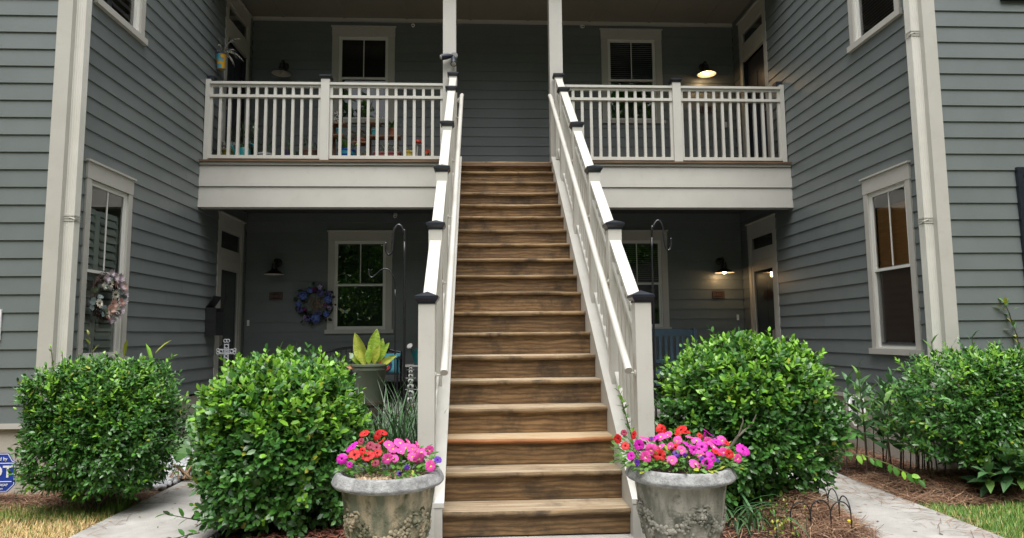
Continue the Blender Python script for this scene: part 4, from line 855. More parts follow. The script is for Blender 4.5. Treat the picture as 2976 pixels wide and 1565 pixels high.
# lance leaved plants right of the right hand shrub
st = []
rng = np.random.RandomState(90)
for k in range(26):
    x, y = rng.uniform(2.98, 3.65), rng.uniform(1.0, 1.9); st.append(((x, y, .02), (x + rng.normal(0, .06), y - rng.uniform(0, .08), rng.uniform(.55, .98))))
shoot_plant('lance_leaf_plant', 'clump of tall narrow leaved stems between the right shrubs', st, .19, [LANCE, LANCE, LANCEY], [0, 1, 2], 91, n=15, width=1.9)
shoot_plant('lance_leaf_plant', 'narrow leaved shoot standing in front of the window sill at the right downspout', [((3.62, 1.25, .6), (3.56, 1.2, 1.22)), ((3.72, 1.2, .6), (3.74, 1.2, 1.18))], .15, [LANCE, LANCEY], [0, 1], 111, n=7, width=1.7)
shoot_plant('lance_leaf_plant', 'narrow leaved shoot by the base of the right corner board', [((3.98, 1.3, .8), (3.99, 1.28, 1.26)), ((4.12, 1.25, .8), (4.16, 1.25, 1.2))], .13, [LANCE, LANCEY], [0, 1], 121, n=7, width=1.7)
shoot_plant('climbing_weed', 'thin leafy stem climbing the grey siding at the far right edge', [((4.62, 1.44, .6), (4.56, 1.45, 1.20)), ((4.56, 1.45, 1.15), (4.52, 1.46, 1.38)), ((4.52, 1.46, 1.36), (4.46, 1.46, 1.57))], .12, [LANCE, LANCEY, LEAFYY], [0, 1, 1, 2], 131, n=6, width=1.7)
shoot_plant('drooping_lance_plant', 'broad drooping pale green lance leaves at the right edge above the lawn', [((3.80, .72, .05), (3.62, .55, .40)), ((3.85, .72, .05), (3.74, .52, .36)), ((3.85, .75, .05), (3.84, .56, .42)), ((3.7, .8, .05), (3.52, .62, .24))], .19, [LANCE, LANCEY], [0, 0, 1], 141, n=16, width=2.1)
# trailing vine over the right walk
vr = thing('trailing_vine', (2.1, .55, .30), 'long trailing vine with bright heart shaped leaves reaching over the right walk', 'vine')
vp = [(2.05, .50, .40), (2.35, .62, .41), (2.62, .72, .36), (2.85, .78, .28), (3.02, .82, .20), (3.15, .84, .13)]
mb = MB(); mb.tube(vp, [.004] * 5 + [.002], 6); mb.build('stem', mat('vine_stem', (.14, .17, .05), .6), vr)
pp, ff, ss = [], [], []
for k in range(16):
    t = .25 + .75 * k / 15; i = min(int(t * 5), 4); q = t * 5 - i; p0 = np.array(vp[i]) * (1 - q) + np.array(vp[i + 1]) * q
    a = R(-.6, .6); d = nrm(np.array([.2 + R(-.5, .5), -.3 + a, -.9 + .8 * (k % 3 == 0)])); pp.append(p0); ff.append(frames(d[None], nrm(np.array([0.1, -1, .4 + R(-.3, .3)]))[None])[0]); ss.append(R(.06, .085))
leaf_parts(vr, LEAF_V * np.array([1, 1.35, 1]), LEAF_F, np.array(pp), np.array(ff), np.array(ss), np.random.RandomState(1).choice(2, 16), [LEAFY, mat('vine_leaf', (.07, .20, .03), .4, island=.2, trans=.25)], 'vine')
# jasmine in the gap of the right stringer
vr = thing('climbing_vine', (.74, .15, .3), 'small leafy vine growing up beside the right stringer behind the red petunias', 'vine')
for k in range(5): sprig(vr, (.70 - .012 * k + R(-.01, .01), -.02 + .06 * k, .40 + .09 * k), (.685 - .012 * k, .03 + .065 * k, .57 + .09 * k), 9, .06, [LEAFY, LEAF], [0, 0, 1], 150 + k, width=1.0)
# clumps of strap leaves
def blade_clump(name, label, c, n, ln, wd, mats, seed, spread=.16, lean=(.5, 1.4), cat='plant', seg=6, droop=1.2, parts=60, group=None):
    rng = np.random.RandomState(seed); root = thing(name, (c[0], c[1], c[2]), label, cat, group); mb_ = MB(); np_ = 0
    for k in range(n):
        a = rng.uniform(0, 6.28); e = rng.uniform(*lean); L = ln * rng.uniform(.6, 1.1); x, y = c[0] + rng.normal(0, spread * .5), c[1] + rng.normal(0, spread * .5); z = c[2]; w = wd * rng.uniform(.7, 1.2)
        pts = []; px, py, pz = x, y, z; el = e
        for i in range(seg + 1):
            pts.append((px, py, pz, w * (1 - (i / seg) ** 2) * (.6 + .8 * min(i / 1.5, 1) * .5) + .0008)); s_ = L / seg; px += math.cos(a) * math.cos(el) * s_; py += math.sin(a) * math.cos(el) * s_; pz += math.sin(el) * s_; el -= droop / seg * rng.uniform(.5, 1.4)
            pz = max(pz, .015)
        tx, ty = -math.sin(a), math.cos(a); vs = []
        for (qx, qy, qz, qw) in pts: vs += [(qx - tx * qw / 2, qy - ty * qw / 2, qz), (qx, qy, qz - qw * .18), (qx + tx * qw / 2, qy + ty * qw / 2, qz)]
        fs = [(3 * i + j, 3 * i + j + 1, 3 * i + j + 4, 3 * i + j + 3) for i in range(seg) for j in (0, 1)]
        m_ = mats[rng.randint(len(mats))]
        if np_ < parts: q = MB(); q.add(vs, fs); q.build('leaf', m_, root, smooth=True); np_ += 1
        else: mb_.cur = mats.index(m_); mb_.add(vs, fs)
    if mb_.v: mb_.build('foliage', mats, root, smooth=True, kind='stuff')
    return root
blade_clump('strap_leaf_clump', 'tall green strap leaves behind the left planter under the stair railing', (-1.02, 1.25, .03), 300, .98, .017, [BLADE, BLADE, BLADEG], 161, spread=.36, lean=(1.0, 1.52), droop=.8)
blade_clump('strap_leaf_clump', 'grey green strap leaves in the shade near the porch behind the left stair post', (-.95, 2.3, .05), 200, .95, .017, [BLADEG, BLADE], 162, spread=.32, lean=(.8, 1.45), droop=1.0)
blade_clump('lily_clump', 'arching strap leaves drooping below the right shrub beside the right planter', (1.36, .05, .03), 34, .50, .020, [BLADE, LANCE], 163, spread=.22, lean=(.9, 1.45), droop=2.3)
blade_clump('strap_leaf_clump', 'thin pale strap leaves low behind the right stair post', (1.02, .75, .03), 50, .45, .012, [BLADEG, BLADE], 164, spread=.2, lean=(.9, 1.5), droop=1.0)
blade_clump('ground_lily', 'few dark strap leaves leaning out over the right walk above the wire border', (1.93, .42, .12), 12, .45, .015, [LEAFD, BLADE], 165, spread=.1, lean=(.4, 1.0), droop=1.7, parts=12)
# weedy ground cover by the planter
gc = thing('ground_cover_vine', (1.55, .0, .02), 'yellow green trailing ground cover at the foot of the right shrub', 'vine')
for k in range(22):
    x, y = R(1.42, 1.72), R(-.25, .2); sprig(gc, (x, y, .02), (x + R(-.08, .08), y + R(-.08, .05), R(.08, .24)), 6, .034, [LEAFYY, LEAFY, LEAF], [0, 1, 2], 170 + k, width=1.1)
mb = MB(); mb.ball((2.03, -.08, .10), .012, 5); tag(recenter(mb.build('yellow_flower', plain('yellow_petal', (.75, .62, .02)))), 'tiny yellow flower beside the wire border fence', 'flower')
# big leaved plant between the two left shrubs
el = thing('elephant_ear_plant', (-2.92, 2.0, .02), 'pale green large leaved plant between the two left shrubs beside the white rocks', 'plant')
for k, (dx, dy, h, s) in enumerate([(.02, 0, .62, .30), (-.06, -.05, .42, .26), (.10, -.12, .30, .30), (.05, .05, .75, .24)]):
    mb = MB(); mb.tube([(-2.95, 2.0, .02), (-2.95 + dx * .5, 2.0 + dy * .5, h * .6), (-2.95 + dx, 2.0 + dy, h)], [.022, .015, .008], 7); mb.build('stalk', LEAFYY, el)
    d = nrm(np.array([dx * 3 + .1, -.5, -.75])); leaf_parts(el, LEAF_V * np.array([1, 1.7, 1]), LEAF_F, np.array([[-2.95 + dx, 2.0 + dy, h]]), frames(d[None], nrm(np.array([.2, -1., .5]))[None]), np.array([s]), np.array([0]), [mat('big_leaf', (.10, .24, .05), .4, trans=.3)], 'ele')
mb = MB()
for k in range(9): mb.tube([(-2.99 + R(-.03, .03), 1.98 + R(-.03, .03), .02), (-3.02 + R(-.1, .1), 1.9 + R(-.05, .05), .16), (-3.02 + R(-.12, .12), 1.86, .05)], .008, 5)
mb.build('dried_leaf_base', STRAWL, el)
# ------------------------------------------------------------------ stone planters with petunias
def planter(c, seed, stone, label, face):
    x, y = c; root = thing('flower_planter', (x, y, .02), label, 'planter', 'stone planters at the foot of the stairs')
    z0 = .02
    body = [(.150, 0), (.172, .005), (.176, .03), (.178, .04), (.205, .16), (.228, .28), (.246, .40), (.256, .468), (.27, .474)]
    lob = lambda a, h: 1 + .010 * math.cos(8 * a) * min(1, h / .3)
    mb = MB(); mb.lathe((x, y, z0), body, 72, rmod=lob, close=True); mb.build('pot_body', stone, root, auto=40)
    rim = [(.262, .474), (.276, .474), (.298, .482), (.306, .492), (.307, .500), (.302, .506), (.291, .530), (.284, .543), (.277, .549), (.258, .549), (.250, .54), (.246, .47), (.12, .45)]
    rw = lambda a, h: 1 + (.008 * math.cos(46 * a) if .503 < h < .535 else 0) + .004 * math.sin(5 * a + 1) * math.sin(9 * a)
    mb = MB(); mb.lathe((x, y, z0), rim, 138, rmod=rw, close=False); mb.build('pot_rim', RIM, root, auto=45)
    # garland of grapes hanging in four swags, with bunches between, and a relief face
    rng = np.random.RandomState(seed)
    def rad_at(z): return float(np.interp(z, [h for _, h in body], [r for r, _ in body]))
    mb = MB()
    def berry(a, z, r):
        rr = rad_at(z) + r * .25; mb.ball((x + rr * math.cos(a), y + rr * math.sin(a), z0 + z), r, 5)
    a0 = math.radians(-90 + (8 if face else -44))
    for q in range(4):
        ca = a0 + math.radians(45) + q * math.pi / 2
        for k in range(64):
            t = rng.uniform(-1, 1); wdt = .028 * (1 - .5 * t * t); a = ca + t * math.radians(36); z = .235 + .10 * t * t + rng.normal(0, wdt * .45); berry(a, z, rng.uniform(.008, .013))
    for q in range(4):
        for sgn in (-1, 1):
            ca = a0 + q * math.pi / 2 + sgn * math.radians(16)
            for k in range(34):
                t = k / 33; z = .33 - .15 * t; w_ = math.radians(7) * (.4 + 1.0 * math.sin(math.pi * min(1, .25 + t * .8))); berry(ca + rng.uniform(-w_, w_), z + rng.normal(0, .006), rng.uniform(.008, .0115))
    mb.build('grape_garland', stone, root, smooth=True, kind='stuff')
    mb = MB()
    for q in range(4):
        a = a0 + q * math.pi / 2; rr = rad_at(.33); ux, uy = math.cos(a), math.sin(a); tx, ty = -uy, ux
        def pt(s, z, o): return (x + ux * (rr + o) + tx * s, y + uy * (rr + o) + ty * s, z0 + z)
        def blob(s, z, o, r, sq=(1, 1, 1)): mb.ball(pt(s, z, o), r, 6, sq)
        blob(0, .33, -.012, .036, (1, 1, 1.25)); blob(0, .335, .012, .011, (.8, .8, 1.8)); blob(0, .318, .020, .010)
        for s in (-1, 1):
            blob(s * .017, .342, .010, .008); mb.tube([pt(s * .004, .352, .020), pt(s * .018, .359, .018), pt(s * .034, .356, .006)], [.006, .006, .003], 6); blob(s * .020, .318, .012, .012)
            mb.tube([pt(s * .002, .302, .020), pt(s * .014, .300, .016), pt(s * .024, .292, .006)], [.005, .005, .002], 6); mb.tube([pt(s * .02, .372, .004), pt(s * .045, .378, 0), pt(s * .06, .36, -.002)], [.009, .008, .003], 6)
        blob(0, .292, .014, .008, (1.4, 1, .7)); blob(0, .280, .008, .012)
    mb.build('relief_face', stone, root, smooth=True)
    mb = MB(); mb.lathe((x, y, z0 + .505), [(.0005, 0), (.249, 0)], 40, close=False); mb.build('soil', MULCH, root)
    return root
PL = planter((-.84, -.55), 5, STONE2, 'weathered mossy stone planter left of the stairs with pebbles and petunias', False)
PR = planter((.80, -.55), 6, STONE, 'grey weathered stone planter right of the stairs with grape garlands and a relief face', True)
rocks('river_pebbles', -1.02, -.66, -.76, -.52, 330, .535, RIVER, .0115, 22, .8)
FL_L = "R,-1.002,-0.404,0.750,0.025;R,-0.929,-0.415,0.743,0.028;R,-0.896,-0.394,0.754,0.025;R,-0.901,-0.469,0.715,0.027;D,-0.953,-0.505,0.698,0.021;R,-1.025,-0.584,0.661,0.028;R,-0.989,-0.552,0.676,0.019;R,-0.947,-0.592,0.657,0.031;R,-0.903,-0.566,0.668,0.025;D,-1.011,-0.473,0.715,0.018;D,-0.912,-0.523,0.688,0.022;D,-0.900,-0.656,0.627,0.019;M,-1.053,-0.516,0.694,0.033;M,-1.087,-0.620,0.646,0.025;M,-1.033,-0.671,0.623,0.014;P,-0.847,-0.498,0.699,0.026;P,-0.787,-0.480,0.707,0.030;P,-0.748,-0.523,0.686,0.030;P,-0.735,-0.473,0.710,0.021;P,-0.820,-0.534,0.682,0.024;P,-0.773,-0.556,0.671,0.022;P,-0.714,-0.534,0.680,0.026;P,-0.836,-0.620,0.642,0.026;P,-0.800,-0.613,0.644,0.020;P,-0.707,-0.599,0.649,0.023;P,-0.659,-0.559,0.667,0.028;P,-0.663,-0.620,0.639,0.029;P,-0.615,-0.548,0.671,0.023;P,-0.682,-0.494,0.699,0.018;P,-0.598,-0.678,0.612,0.026;V,-0.563,-0.628,0.634,0.019;V,-0.724,-0.692,0.609,0.012;V,-0.758,-0.750,0.590,0.012"
FL_R = "R,0.460,-0.493,0.708,0.023;R,0.559,-0.454,0.723,0.023;R,0.488,-0.561,0.679,0.021;R,0.749,-0.399,0.744,0.027;R,0.857,-0.399,0.743,0.032;R,0.882,-0.424,0.731,0.022;R,0.823,-0.446,0.722,0.022;R,0.660,-0.651,0.641,0.029;R,0.770,-0.574,0.669,0.023;R,0.993,-0.617,0.649,0.024;R,1.057,-0.639,0.639,0.023;R,0.954,-0.459,0.714,0.016;R,1.087,-0.531,0.681,0.016;P,0.629,-0.471,0.714,0.031;P,0.718,-0.467,0.715,0.027;P,0.765,-0.450,0.721,0.022;P,0.624,-0.604,0.660,0.030;P,0.573,-0.673,0.635,0.029;P,0.686,-0.561,0.676,0.023;P,0.715,-0.694,0.624,0.025;P,0.799,-0.600,0.658,0.023;P,0.891,-0.467,0.712,0.022;P,0.891,-0.651,0.637,0.024;P,0.833,-0.733,0.609,0.029;P,0.999,-0.561,0.670,0.035;P,0.979,-0.519,0.688,0.023;P,0.918,-0.501,0.697,0.025;P,1.087,-0.686,0.621,0.022;P,1.068,-0.501,0.694,0.025;P,1.031,-0.621,0.646,0.023;P,0.746,-0.561,0.675,0.018;P,0.804,-0.506,0.697,0.023;M,0.568,-0.553,0.681,0.028;M,0.863,-0.544,0.680,0.033;M,0.925,-0.570,0.668,0.028;M,1.013,-0.433,0.725,0.031;M,0.982,-0.467,0.710,0.022;M,1.030,-0.519,0.688,0.025;M,0.951,-0.669,0.630,0.029;M,0.894,-0.737,0.606,0.027;M,0.869,-0.600,0.657,0.023;M,1.159,-0.591,0.656,0.035;M,0.496,-0.660,0.641,0.020;M,0.673,-0.480,0.710,0.022;V,0.512,-0.724,0.617,0.017;V,0.653,-0.489,0.706,0.013;V,0.759,-0.634,0.646,0.018;V,1.040,-0.471,0.708,0.018;V,0.802,-0.651,0.639,0.011;V,0.968,-0.707,0.615,0.013;V,0.887,-0.690,0.623,0.016;D,0.658,-0.587,0.666,0.018;D,0.510,-0.433,0.733,0.016"
PET = {'R': ((.60, .010, .012), (.10, .005, .008)), 'D': ((.30, .02, .06), (.12, .01, .02)), 'P': ((.80, .075, .40), (.80, .62, .20)), 'M': ((.66, .012, .46), (.10, .0, .12)), 'V': ((.10, .015, .33), (.05, .01, .12))}
def petunia_mesh(key, var):
    rng = np.random.RandomState(ord(key) * 7 + var); n = 40; rings = [(.03, -.42), (.10, -.30), (.20, -.13), (.36, -.05), (.62, -.015), (.86, .0), (1.0, -.03)]
    mb = MB(); vs = []; fold = (.05, .18, .32, .6, .95)[var % 5]; dirf = rng.uniform(0, 6.28)
    for i, (r, z) in enumerate(rings):
        for k in range(n):
            a = 2 * math.pi * k / n; lob = 1 - .13 * max(0, math.cos(5 * a)) ** 6 * (r > .5) * (r ** 2); ruff = .06 * math.sin(13 * a + var) * (r > .7) + .04 * math.cos(5 * a) * (r > .3)
            vs.append((r * lob * math.cos(a), r * lob * math.sin(a), z + ruff * r - fold * r * r * .35 * (1 + math.cos(a - dirf))))
    for i in range(len(rings) - 1):
        mb.cur = 1 if i < 2 else 0
        b = len(mb.v)
        mb.add(vs[i * n:(i + 2) * n], [(k, (k + 1) % n, n + (k + 1) % n, n + k) for k in range(n)])
    col, thr = PET[key]
    m1 = mat('petal_' + key, col, .55, island=.0, obj_var=.18, trans=.25); m2 = mat('throat_' + key, thr, .6)
    return mb.mesh('petunia', [m1, m2], smooth=True)
def petunias(name, label, data, c, seed, nleaf, spreadx, front):
    rng = np.random.RandomState(seed); root = thing(name, (c[0], c[1], .56), label, 'flowers'); off = np.array([c[0], c[1], .56])
    base = np.array([c[0], c[1], .54]); st_ = MB(); pts = []
    for i, it in enumerate(data.split(';')):
        k, x, y, z, r = it.split(','); q = np.array([float(x), float(y), float(z)]); r = float(r); pts.append(q)
        ob = bpy.data.objects.new('flower', PM[(k, (i * 3) % 5)]); COL.objects.link(ob); ob.parent = root
        tocam = nrm(np.array(CAM) - q); outw = nrm((q - base) * np.array([1, 1, .6])); d = nrm(tocam * .75 + outw * .75 + np.array([0, 0, .25]) + rng.normal(0, .42, 3))
        xx = nrm(np.cross(d, rng.normal(size=3))); yy = np.cross(d, xx); M = np.eye(4); M[:3, 0] = xx * r * 1.2; M[:3, 1] = yy * r * 1.2; M[:3, 2] = d * r * 1.2; M[:3, 3] = q - off
        ob.matrix_local = Matrix([list(v) for v in M])
        b = base + (q - base) * np.array([.62, .62, 0]); e = q - d * r * .4; st_.tube([tuple(b), tuple((b + e) / 2 + np.array([0, 0, .02])), tuple(e)], .0022, 4, caps=False)
    st_.build('stems', PETLEAF, root, kind='stuff')
    pts = np.array(pts); P_ = []; n = nleaf
    idx = rng.randint(len(pts), size=n); pos = pts[idx] * np.array([1, 1, 1]) + rng.normal(0, [.035, .03, .0], (n, 3)); pos[:, 2] = .565 + (pts[idx][:, 2] - .58) * rng.uniform(.0, .92, n)
    rr = np.linalg.norm(pos[:, :2] - np.array(c)[None], axis=1); k = rr < spreadx; pos = pos[k]; n = len(pos)
    d = nrm((pos - base) * np.array([1, 1, .4]) + rng.normal(0, .08, (n, 3)) + np.array([0, 0, .02])); fr = frames(d, np.tile([0, -.25, 1.], (n, 1)) + rng.normal(0, .35, (n, 3)))
    sc = rng.uniform(.026, .05, n); mi = rng.choice(3, n, p=[.72, .2, .08])
    ids = np.argsort(pos[:, 1])[:140]; m = np.ones(n, bool); m[ids] = False; bv = LEAF_V * np.array([1, 1.15, 1])
    scatter('foliage', bv, LEAF_F, pos[m], fr[m], sc[m], mi[m], [PETLEAF, LEAF, LEAFYY], root, 'stuff'); leaf_parts(root, bv, LEAF_F, pos[ids], fr[ids], sc[ids], mi[ids], [PETLEAF, LEAF, LEAFYY], 'pet')
    return root
PM = {(k, v): petunia_mesh(k, v) for k in PET for v in range(5)}
petunias('petunias', 'red and pink petunias growing sparsely in the left stone planter', FL_L, (-.84, -.50), 201, 520, .27, 0)
petunias('petunias', 'thick mound of pink magenta and red petunias in the right stone planter', FL_R, (.80, -.52), 202, 1000, .36, 0)

# ------------------------------------------------------------------ wall lamps
BULB = emit_mat('warm_bulb', (1.0, .78, .48), 9.0)
DBULB = mat('unlit_bulb', (.6, .58, .52), .3)
def wall_lamp(x, zr, lit, label):
    y = YB - .013; yo = y - .20; root = thing('wall_lamp', (x, y, zr), label, 'lamp', 'barn style lamps on the porch walls')
    mb = MB(); mb.lathe((x, y, zr + .20), [(.062, 0), (.062, .012), (.048, .022), (.02, .028)], 20, axis=(0, -1, 0)); mb.build('back_plate', BRONZE, root, auto=40)
    mb = MB(); mb.tube([(x, y - .02, zr + .20), (x, y - .08, zr + .235), (x, y - .15, zr + .245), (x, yo + .01, zr + .215), (x, yo, zr + .165)], .010, 8); mb.build('arm', BRONZE, root, smooth=True)
    prof = [(.012, .17), (.030, .165), (.034, .12), (.040, .115), (.042, .075), (.060, .062), (.105, .035), (.148, .004), (.150, 0)]
    mb = MB(); mb.lathe((x, yo, zr), prof, 36, close=False); mb.build('lamp_shade', BRONZE, root, auto=35)
    mb = MB(); mb.lathe((x, yo, zr - .0), [(.1485, .0005), (.103, .031), (.058, .057), (.030, .066), (.0005, .068)], 36, close=False); mb.build('shade_lining', LINER, root, smooth=True)
    mb = MB(); mb.ball((x, yo, zr + .018), .030, 8, (1, 1, 1.15)); b = mb.build('bulb', BULB if lit else DBULB, root, smooth=True)
    if lit:
        ld = bpy.data.lights.new('lamp_light', 'POINT'); ld.energy = .55; ld.color = (1.0, .58, .25); ld.shadow_soft_size = .03
        lo = bpy.data.objects.new('lamp_light', ld); COL.objects.link(lo); lo.location = Vector((x, yo, zr - .035)) - wloc(root); lo.parent = root
wall_lamp(-3.47, 2.255, False, 'unlit dark wall lamp on the lower porch above the left number plaque')
wall_lamp(-3.44, 5.435, False, 'unlit dark wall lamp on the upper balcony left of the plant filled railing')
wall_lamp(3.54, 2.25, True, 'lit wall lamp on the lower porch above the right number plaque')
wall_lamp(3.38, 5.50, True, 'lit wall lamp on the upper balcony at the right')

# ------------------------------------------------------------------ lettering
def text_mesh(body, size, m, ext=.002, bold=False):
    c = bpy.data.curves.new('t', 'FONT'); c.body = body; c.size = size; c.extrude = ext; c.align_x = 'CENTER'; c.align_y = 'CENTER'; c.resolution_u = 3
    if bold: c.offset = size * .018
    o = bpy.data.objects.new('t', c); COL.objects.link(o); dg = bpy.context.evaluated_depsgraph_get(); me = bpy.data.meshes.new_from_object(o.evaluated_get(dg)); bpy.data.objects.remove(o); me.materials.clear(); me.materials.append(m); return me
def put_text(name, body, size, m, parent, world, rx=90, rz=0, ry=0, bold=False):
    ob = bpy.data.objects.new(name, text_mesh(body, size, m, bold=bold)); COL.objects.link(ob); ob.parent = parent; ob.location = Vector(world) - wloc(parent); ob.rotation_euler = (math.radians(rx), math.radians(ry), math.radians(rz)); return ob
PLQ = mat('plaque_brown', (.030, .011, .009), .5); PLT = mat('plaque_lettering', (.17, .10, .075), .5)
def plaque(x, z, txt, label):
    y = YB - .018; root = thing('number_plaque', (x, y, z), label, 'sign', 'house number plaques')
    def outline(w, h, n=7):
        pts = []
        for k in range(n): t = -1 + 2 * k / (n - 1); pts.append((t * w, -h - .008 * (1 - t * t)))
        for k in range(n): t = 1 - 2 * k / (n - 1); pts.append((t * w, h + .008 * (1 - t * t)))
        return pts
    def plate(w, h, y0, y1, m, nm, hole=None):
        a = outline(w, h); n = len(a); mb = MB()
        if hole is None: mb.add([(x + u, yy, z + v) for yy in (y0, y1) for u, v in a], [tuple(range(n))[::-1], tuple(range(n, 2 * n))] + [(k, (k + 1) % n, n + (k + 1) % n, n + k) for k in range(n)])
        else:
            b_ = outline(*hole); vs = [(x + u, yy, z + v) for yy in (y0, y1) for s_ in (a, b_) for u, v in s_]; fs = []
            for k in range(n):
                k2 = (k + 1) % n; fs += [(2 * n + k, 2 * n + k2, 3 * n + k2, 3 * n + k), (k, k2, 2 * n + k2, 2 * n + k), (n + k, 3 * n + k, 3 * n + k2, n + k2)]
            mb.add(vs, fs)
        mb.build(nm, m, root)
    plate(.098, .055, y, y - .012, PLQ, 'plate'); plate(.088, .046, y - .012, y - .017, PLT, 'raised_border', (.080, .038))
    if txt: put_text('numerals', txt, .076, PLT, root, (x, y - .0135, z - .001))
plaque(-3.49, 1.93, '8400', 'small brown oval edged number plaque on the dark wall under the unlit lower lamp')
plaque(3.50, 1.915, '8402', 'small brown number plaque under the lit lower porch lamp')
plaque(3.42, 4.975, '', 'small brown number plaque behind the railing under the lit upper lamp')

# yard sign and wall sign at the left edge
SB = mat('yard_sign_blue', (.012, .045, .33), .35); SW = mat('yard_sign_white', (.78, .78, .78), .4)
def yard_sign(x, y, zc):
    root = thing('yard_sign', (x, y, 0), 'blue octagonal security yard sign with white lettering at the left edge by the shrub', 'sign')
    def octo(w, h, c): return [(-w, -h + c), (-w + c, -h), (w - c, -h), (w, -h + c), (w, h - c * 1.25), (w - c * .45, h - c * 1.05), (w - c * 1.1, h), (-w + c * 1.1, h), (-w + c * .45, h - c * 1.05), (-w, h - c * 1.25)]
    def plate(s, y0, y1, m, nm):
        a = [(u * s, v * s) for u, v in octo(.145, .150, .055)]; n = len(a); mb = MB(); mb.add([(x + u, yy, zc + v) for yy in (y0, y1) for u, v in a], [tuple(range(n))[::-1], tuple(range(n, 2 * n))] + [(k, (k + 1) % n, n + (k + 1) % n, n + k) for k in range(n)]); return mb.build(nm, m, root)
    plate(1.0, y, y - .004, SB, 'panel'); plate(.965, y - .004, y - .0050, SW, 'white_border'); plate(.93, y - .005, y - .0060, SB, 'panel_face')
    mb = MB()
    for zz in (.072, -.068): mb.box(x - .132, x + .132, y - .0072, y - .0061, zc + zz - .003, zc + zz + .003)
    mb.build('white_bar', SW, root)
    put_text('lettering', 'Secured by', .036, SW, root, (x, y - .0075, zc + .105)); put_text('lettering', 'ADT', .125, SW, root, (x, y - .0075, zc + .003), bold=True)
    put_text('lettering', '1-800-ADT-ASAP', .026, SW, root, (x, y - .0075, zc - .095)); put_text('lettering', 'www.adt.com', .021, SW, root, (x, y - .0075, zc - .122))
    mb = MB(); mb.box(x - .012, x + .012, y + .001, y + .013, 0, zc + .1); mb.build('stake', STEEL, root)
yard_sign(-4.11, 1.14, .27)
ws = thing('wall_sign', (-4.58, YF - .02, 1.30), 'white wall sign with red marks on the siding at the left edge', 'sign')
mb = MB(); mb.box(-4.78, -4.395, YF - .032, YF - .018, 1.30, 1.56); mb.build('panel', mat('sign_white', (.80, .80, .82), .4), ws)
mb = MB(); a, b, c, d = -4.77, -4.408, 1.312, 1.548
for q in ((a, b, d - .002, d), (a, b, c, c + .002), (a, a + .002, c + .002, d - .002), (b - .002, b, c + .002, d - .002)): mb.box(q[0], q[1], YF - .0335, YF - .0321, q[2], q[3])
mb.build('border_line', mat('sign_line', (.25, .25, .30), .5), ws)
mb = MB(); RED = mat('sign_red', (.55, .03, .08), .5)
for (sx, sz, r) in ((-4.48, 1.475, .052), (-4.47, 1.40, .034)): mb.lathe((sx, YF - .0321, sz), [(r, 0), (r, .002)], 24, axis=(0, -1, 0))
mb.build('red_mark', RED, ws)

# ------------------------------------------------------------------ mailbox, cameras, floodlight, bell buttons
mbx = thing('mailbox', (XL + .08, 4.72, 1.33), 'black wall mailbox with its lid flipped open beside the left porch door', 'mailbox')
mb = MB(); a, b, c, d = XL + .016, XL + .155, 4.60, 4.86
mb.box(a, b, c, c + .006, 1.33, 1.70); mb.box(a, b, d - .006, d, 1.33, 1.70); mb.box(b - .006, b, c + .006, d - .006, 1.33, 1.64); mb.box(a, a + .006, c + .006, d - .006, 1.33, 1.72); mb.box(a + .006, b - .006, c + .006, d - .006, 1.33, 1.336); mb.build('box', BLACK, mbx)
mb = MB(); mb.hexa([(a + .004, c - .004, 1.705), (a + .004, d + .004, 1.705), (a + .012, d + .004, 1.701), (a + .012, c - .004, 1.701), (a + .10, c - .004, 1.86), (a + .10, d + .004, 1.86), (a + .108, d + .004, 1.856), (a + .108, c - .004, 1.856)]); mb.build('lid', BLACK, mbx)
mb = MB(); mb.hexa([(b - .002, d - .09, 1.69), (b - .002, d - .05, 1.69), (b + .004, d - .05, 1.69), (b + .004, d - .09, 1.69), (b + .055, d - .10, 1.86), (b + .055, d - .03, 1.86), (b + .062, d - .03, 1.86), (b + .062, d - .10, 1.86)]); mb.build('flag', BLACK, mbx)
for (x, z, lab) in ((-1.40, 6.335, 'tiny white security camera high on the upper wall left of the stairs'), (1.375, 6.36, 'tiny white security camera high on the upper wall right of the stairs'), (-1.66, 3.20, 'tiny white security camera under the lower porch ceiling')):
    root = thing('security_camera', (x, YB - .02, z), lab, 'camera', 'small white cameras under the porch ceilings')
    mb = MB(); mb.lathe((x, YB - .015, z + .02), [(.03, 0), (.03, .015), (.014, .03)], 14, axis=(0, -1, 0)); mb.tube([(x, YB - .04, z + .02), (x, YB - .075, z)], .009, 8); mb.build('mount', WHITEP, root)
    mb = MB(); mb.lathe((x, YB - .05, z - .004), [(.024, 0), (.026, .03), (.026, .075), (.022, .08)], 16, axis=(0.1, -1, -.35)); mb.build('camera_body', WHITEP, root, auto=40)
    mb = MB(); mb.ball((x + .008, YB - .125, z - .032), .012, 6); mb.build('lens', BLACK, root)
for (x, z, lab) in ((-3.90, 1.52, 'small white doorbell beside the left porch door'), (3.80, 1.55, 'small white doorbell beside the right lower porch door'), (3.74, 4.72, 'small white doorbell behind the right balcony railing')):
    mb = MB(); mb.box(x - .016, x + .016, YB - .034, YB - .015, z - .045, z + .045); mb.lathe((x, YB - .034, z - .015), [(.009, 0), (.009, .003)], 12, axis=(0, -1, 0)); tag(recenter(mb.build('doorbell', WHITEP)), lab, 'doorbell', 'doorbells')
fl = thing('floodlight', (-.69, 4.30, 5.05), 'black twin head floodlight on the left white column', 'lamp')
fx, fy, fz = -.665, 4.298, 5.07
mb = MB(); mb.lathe((fx, fy, fz), [(.052, 0), (.052, .03), (.04, .04)], 20, axis=(0, -1, 0)); mb.build('base', mat('floodlight_grey', (.20, .20, .20), .4), fl, auto=40)
HOUS = mat('floodlight_black', (.022, .030, .042), .35)
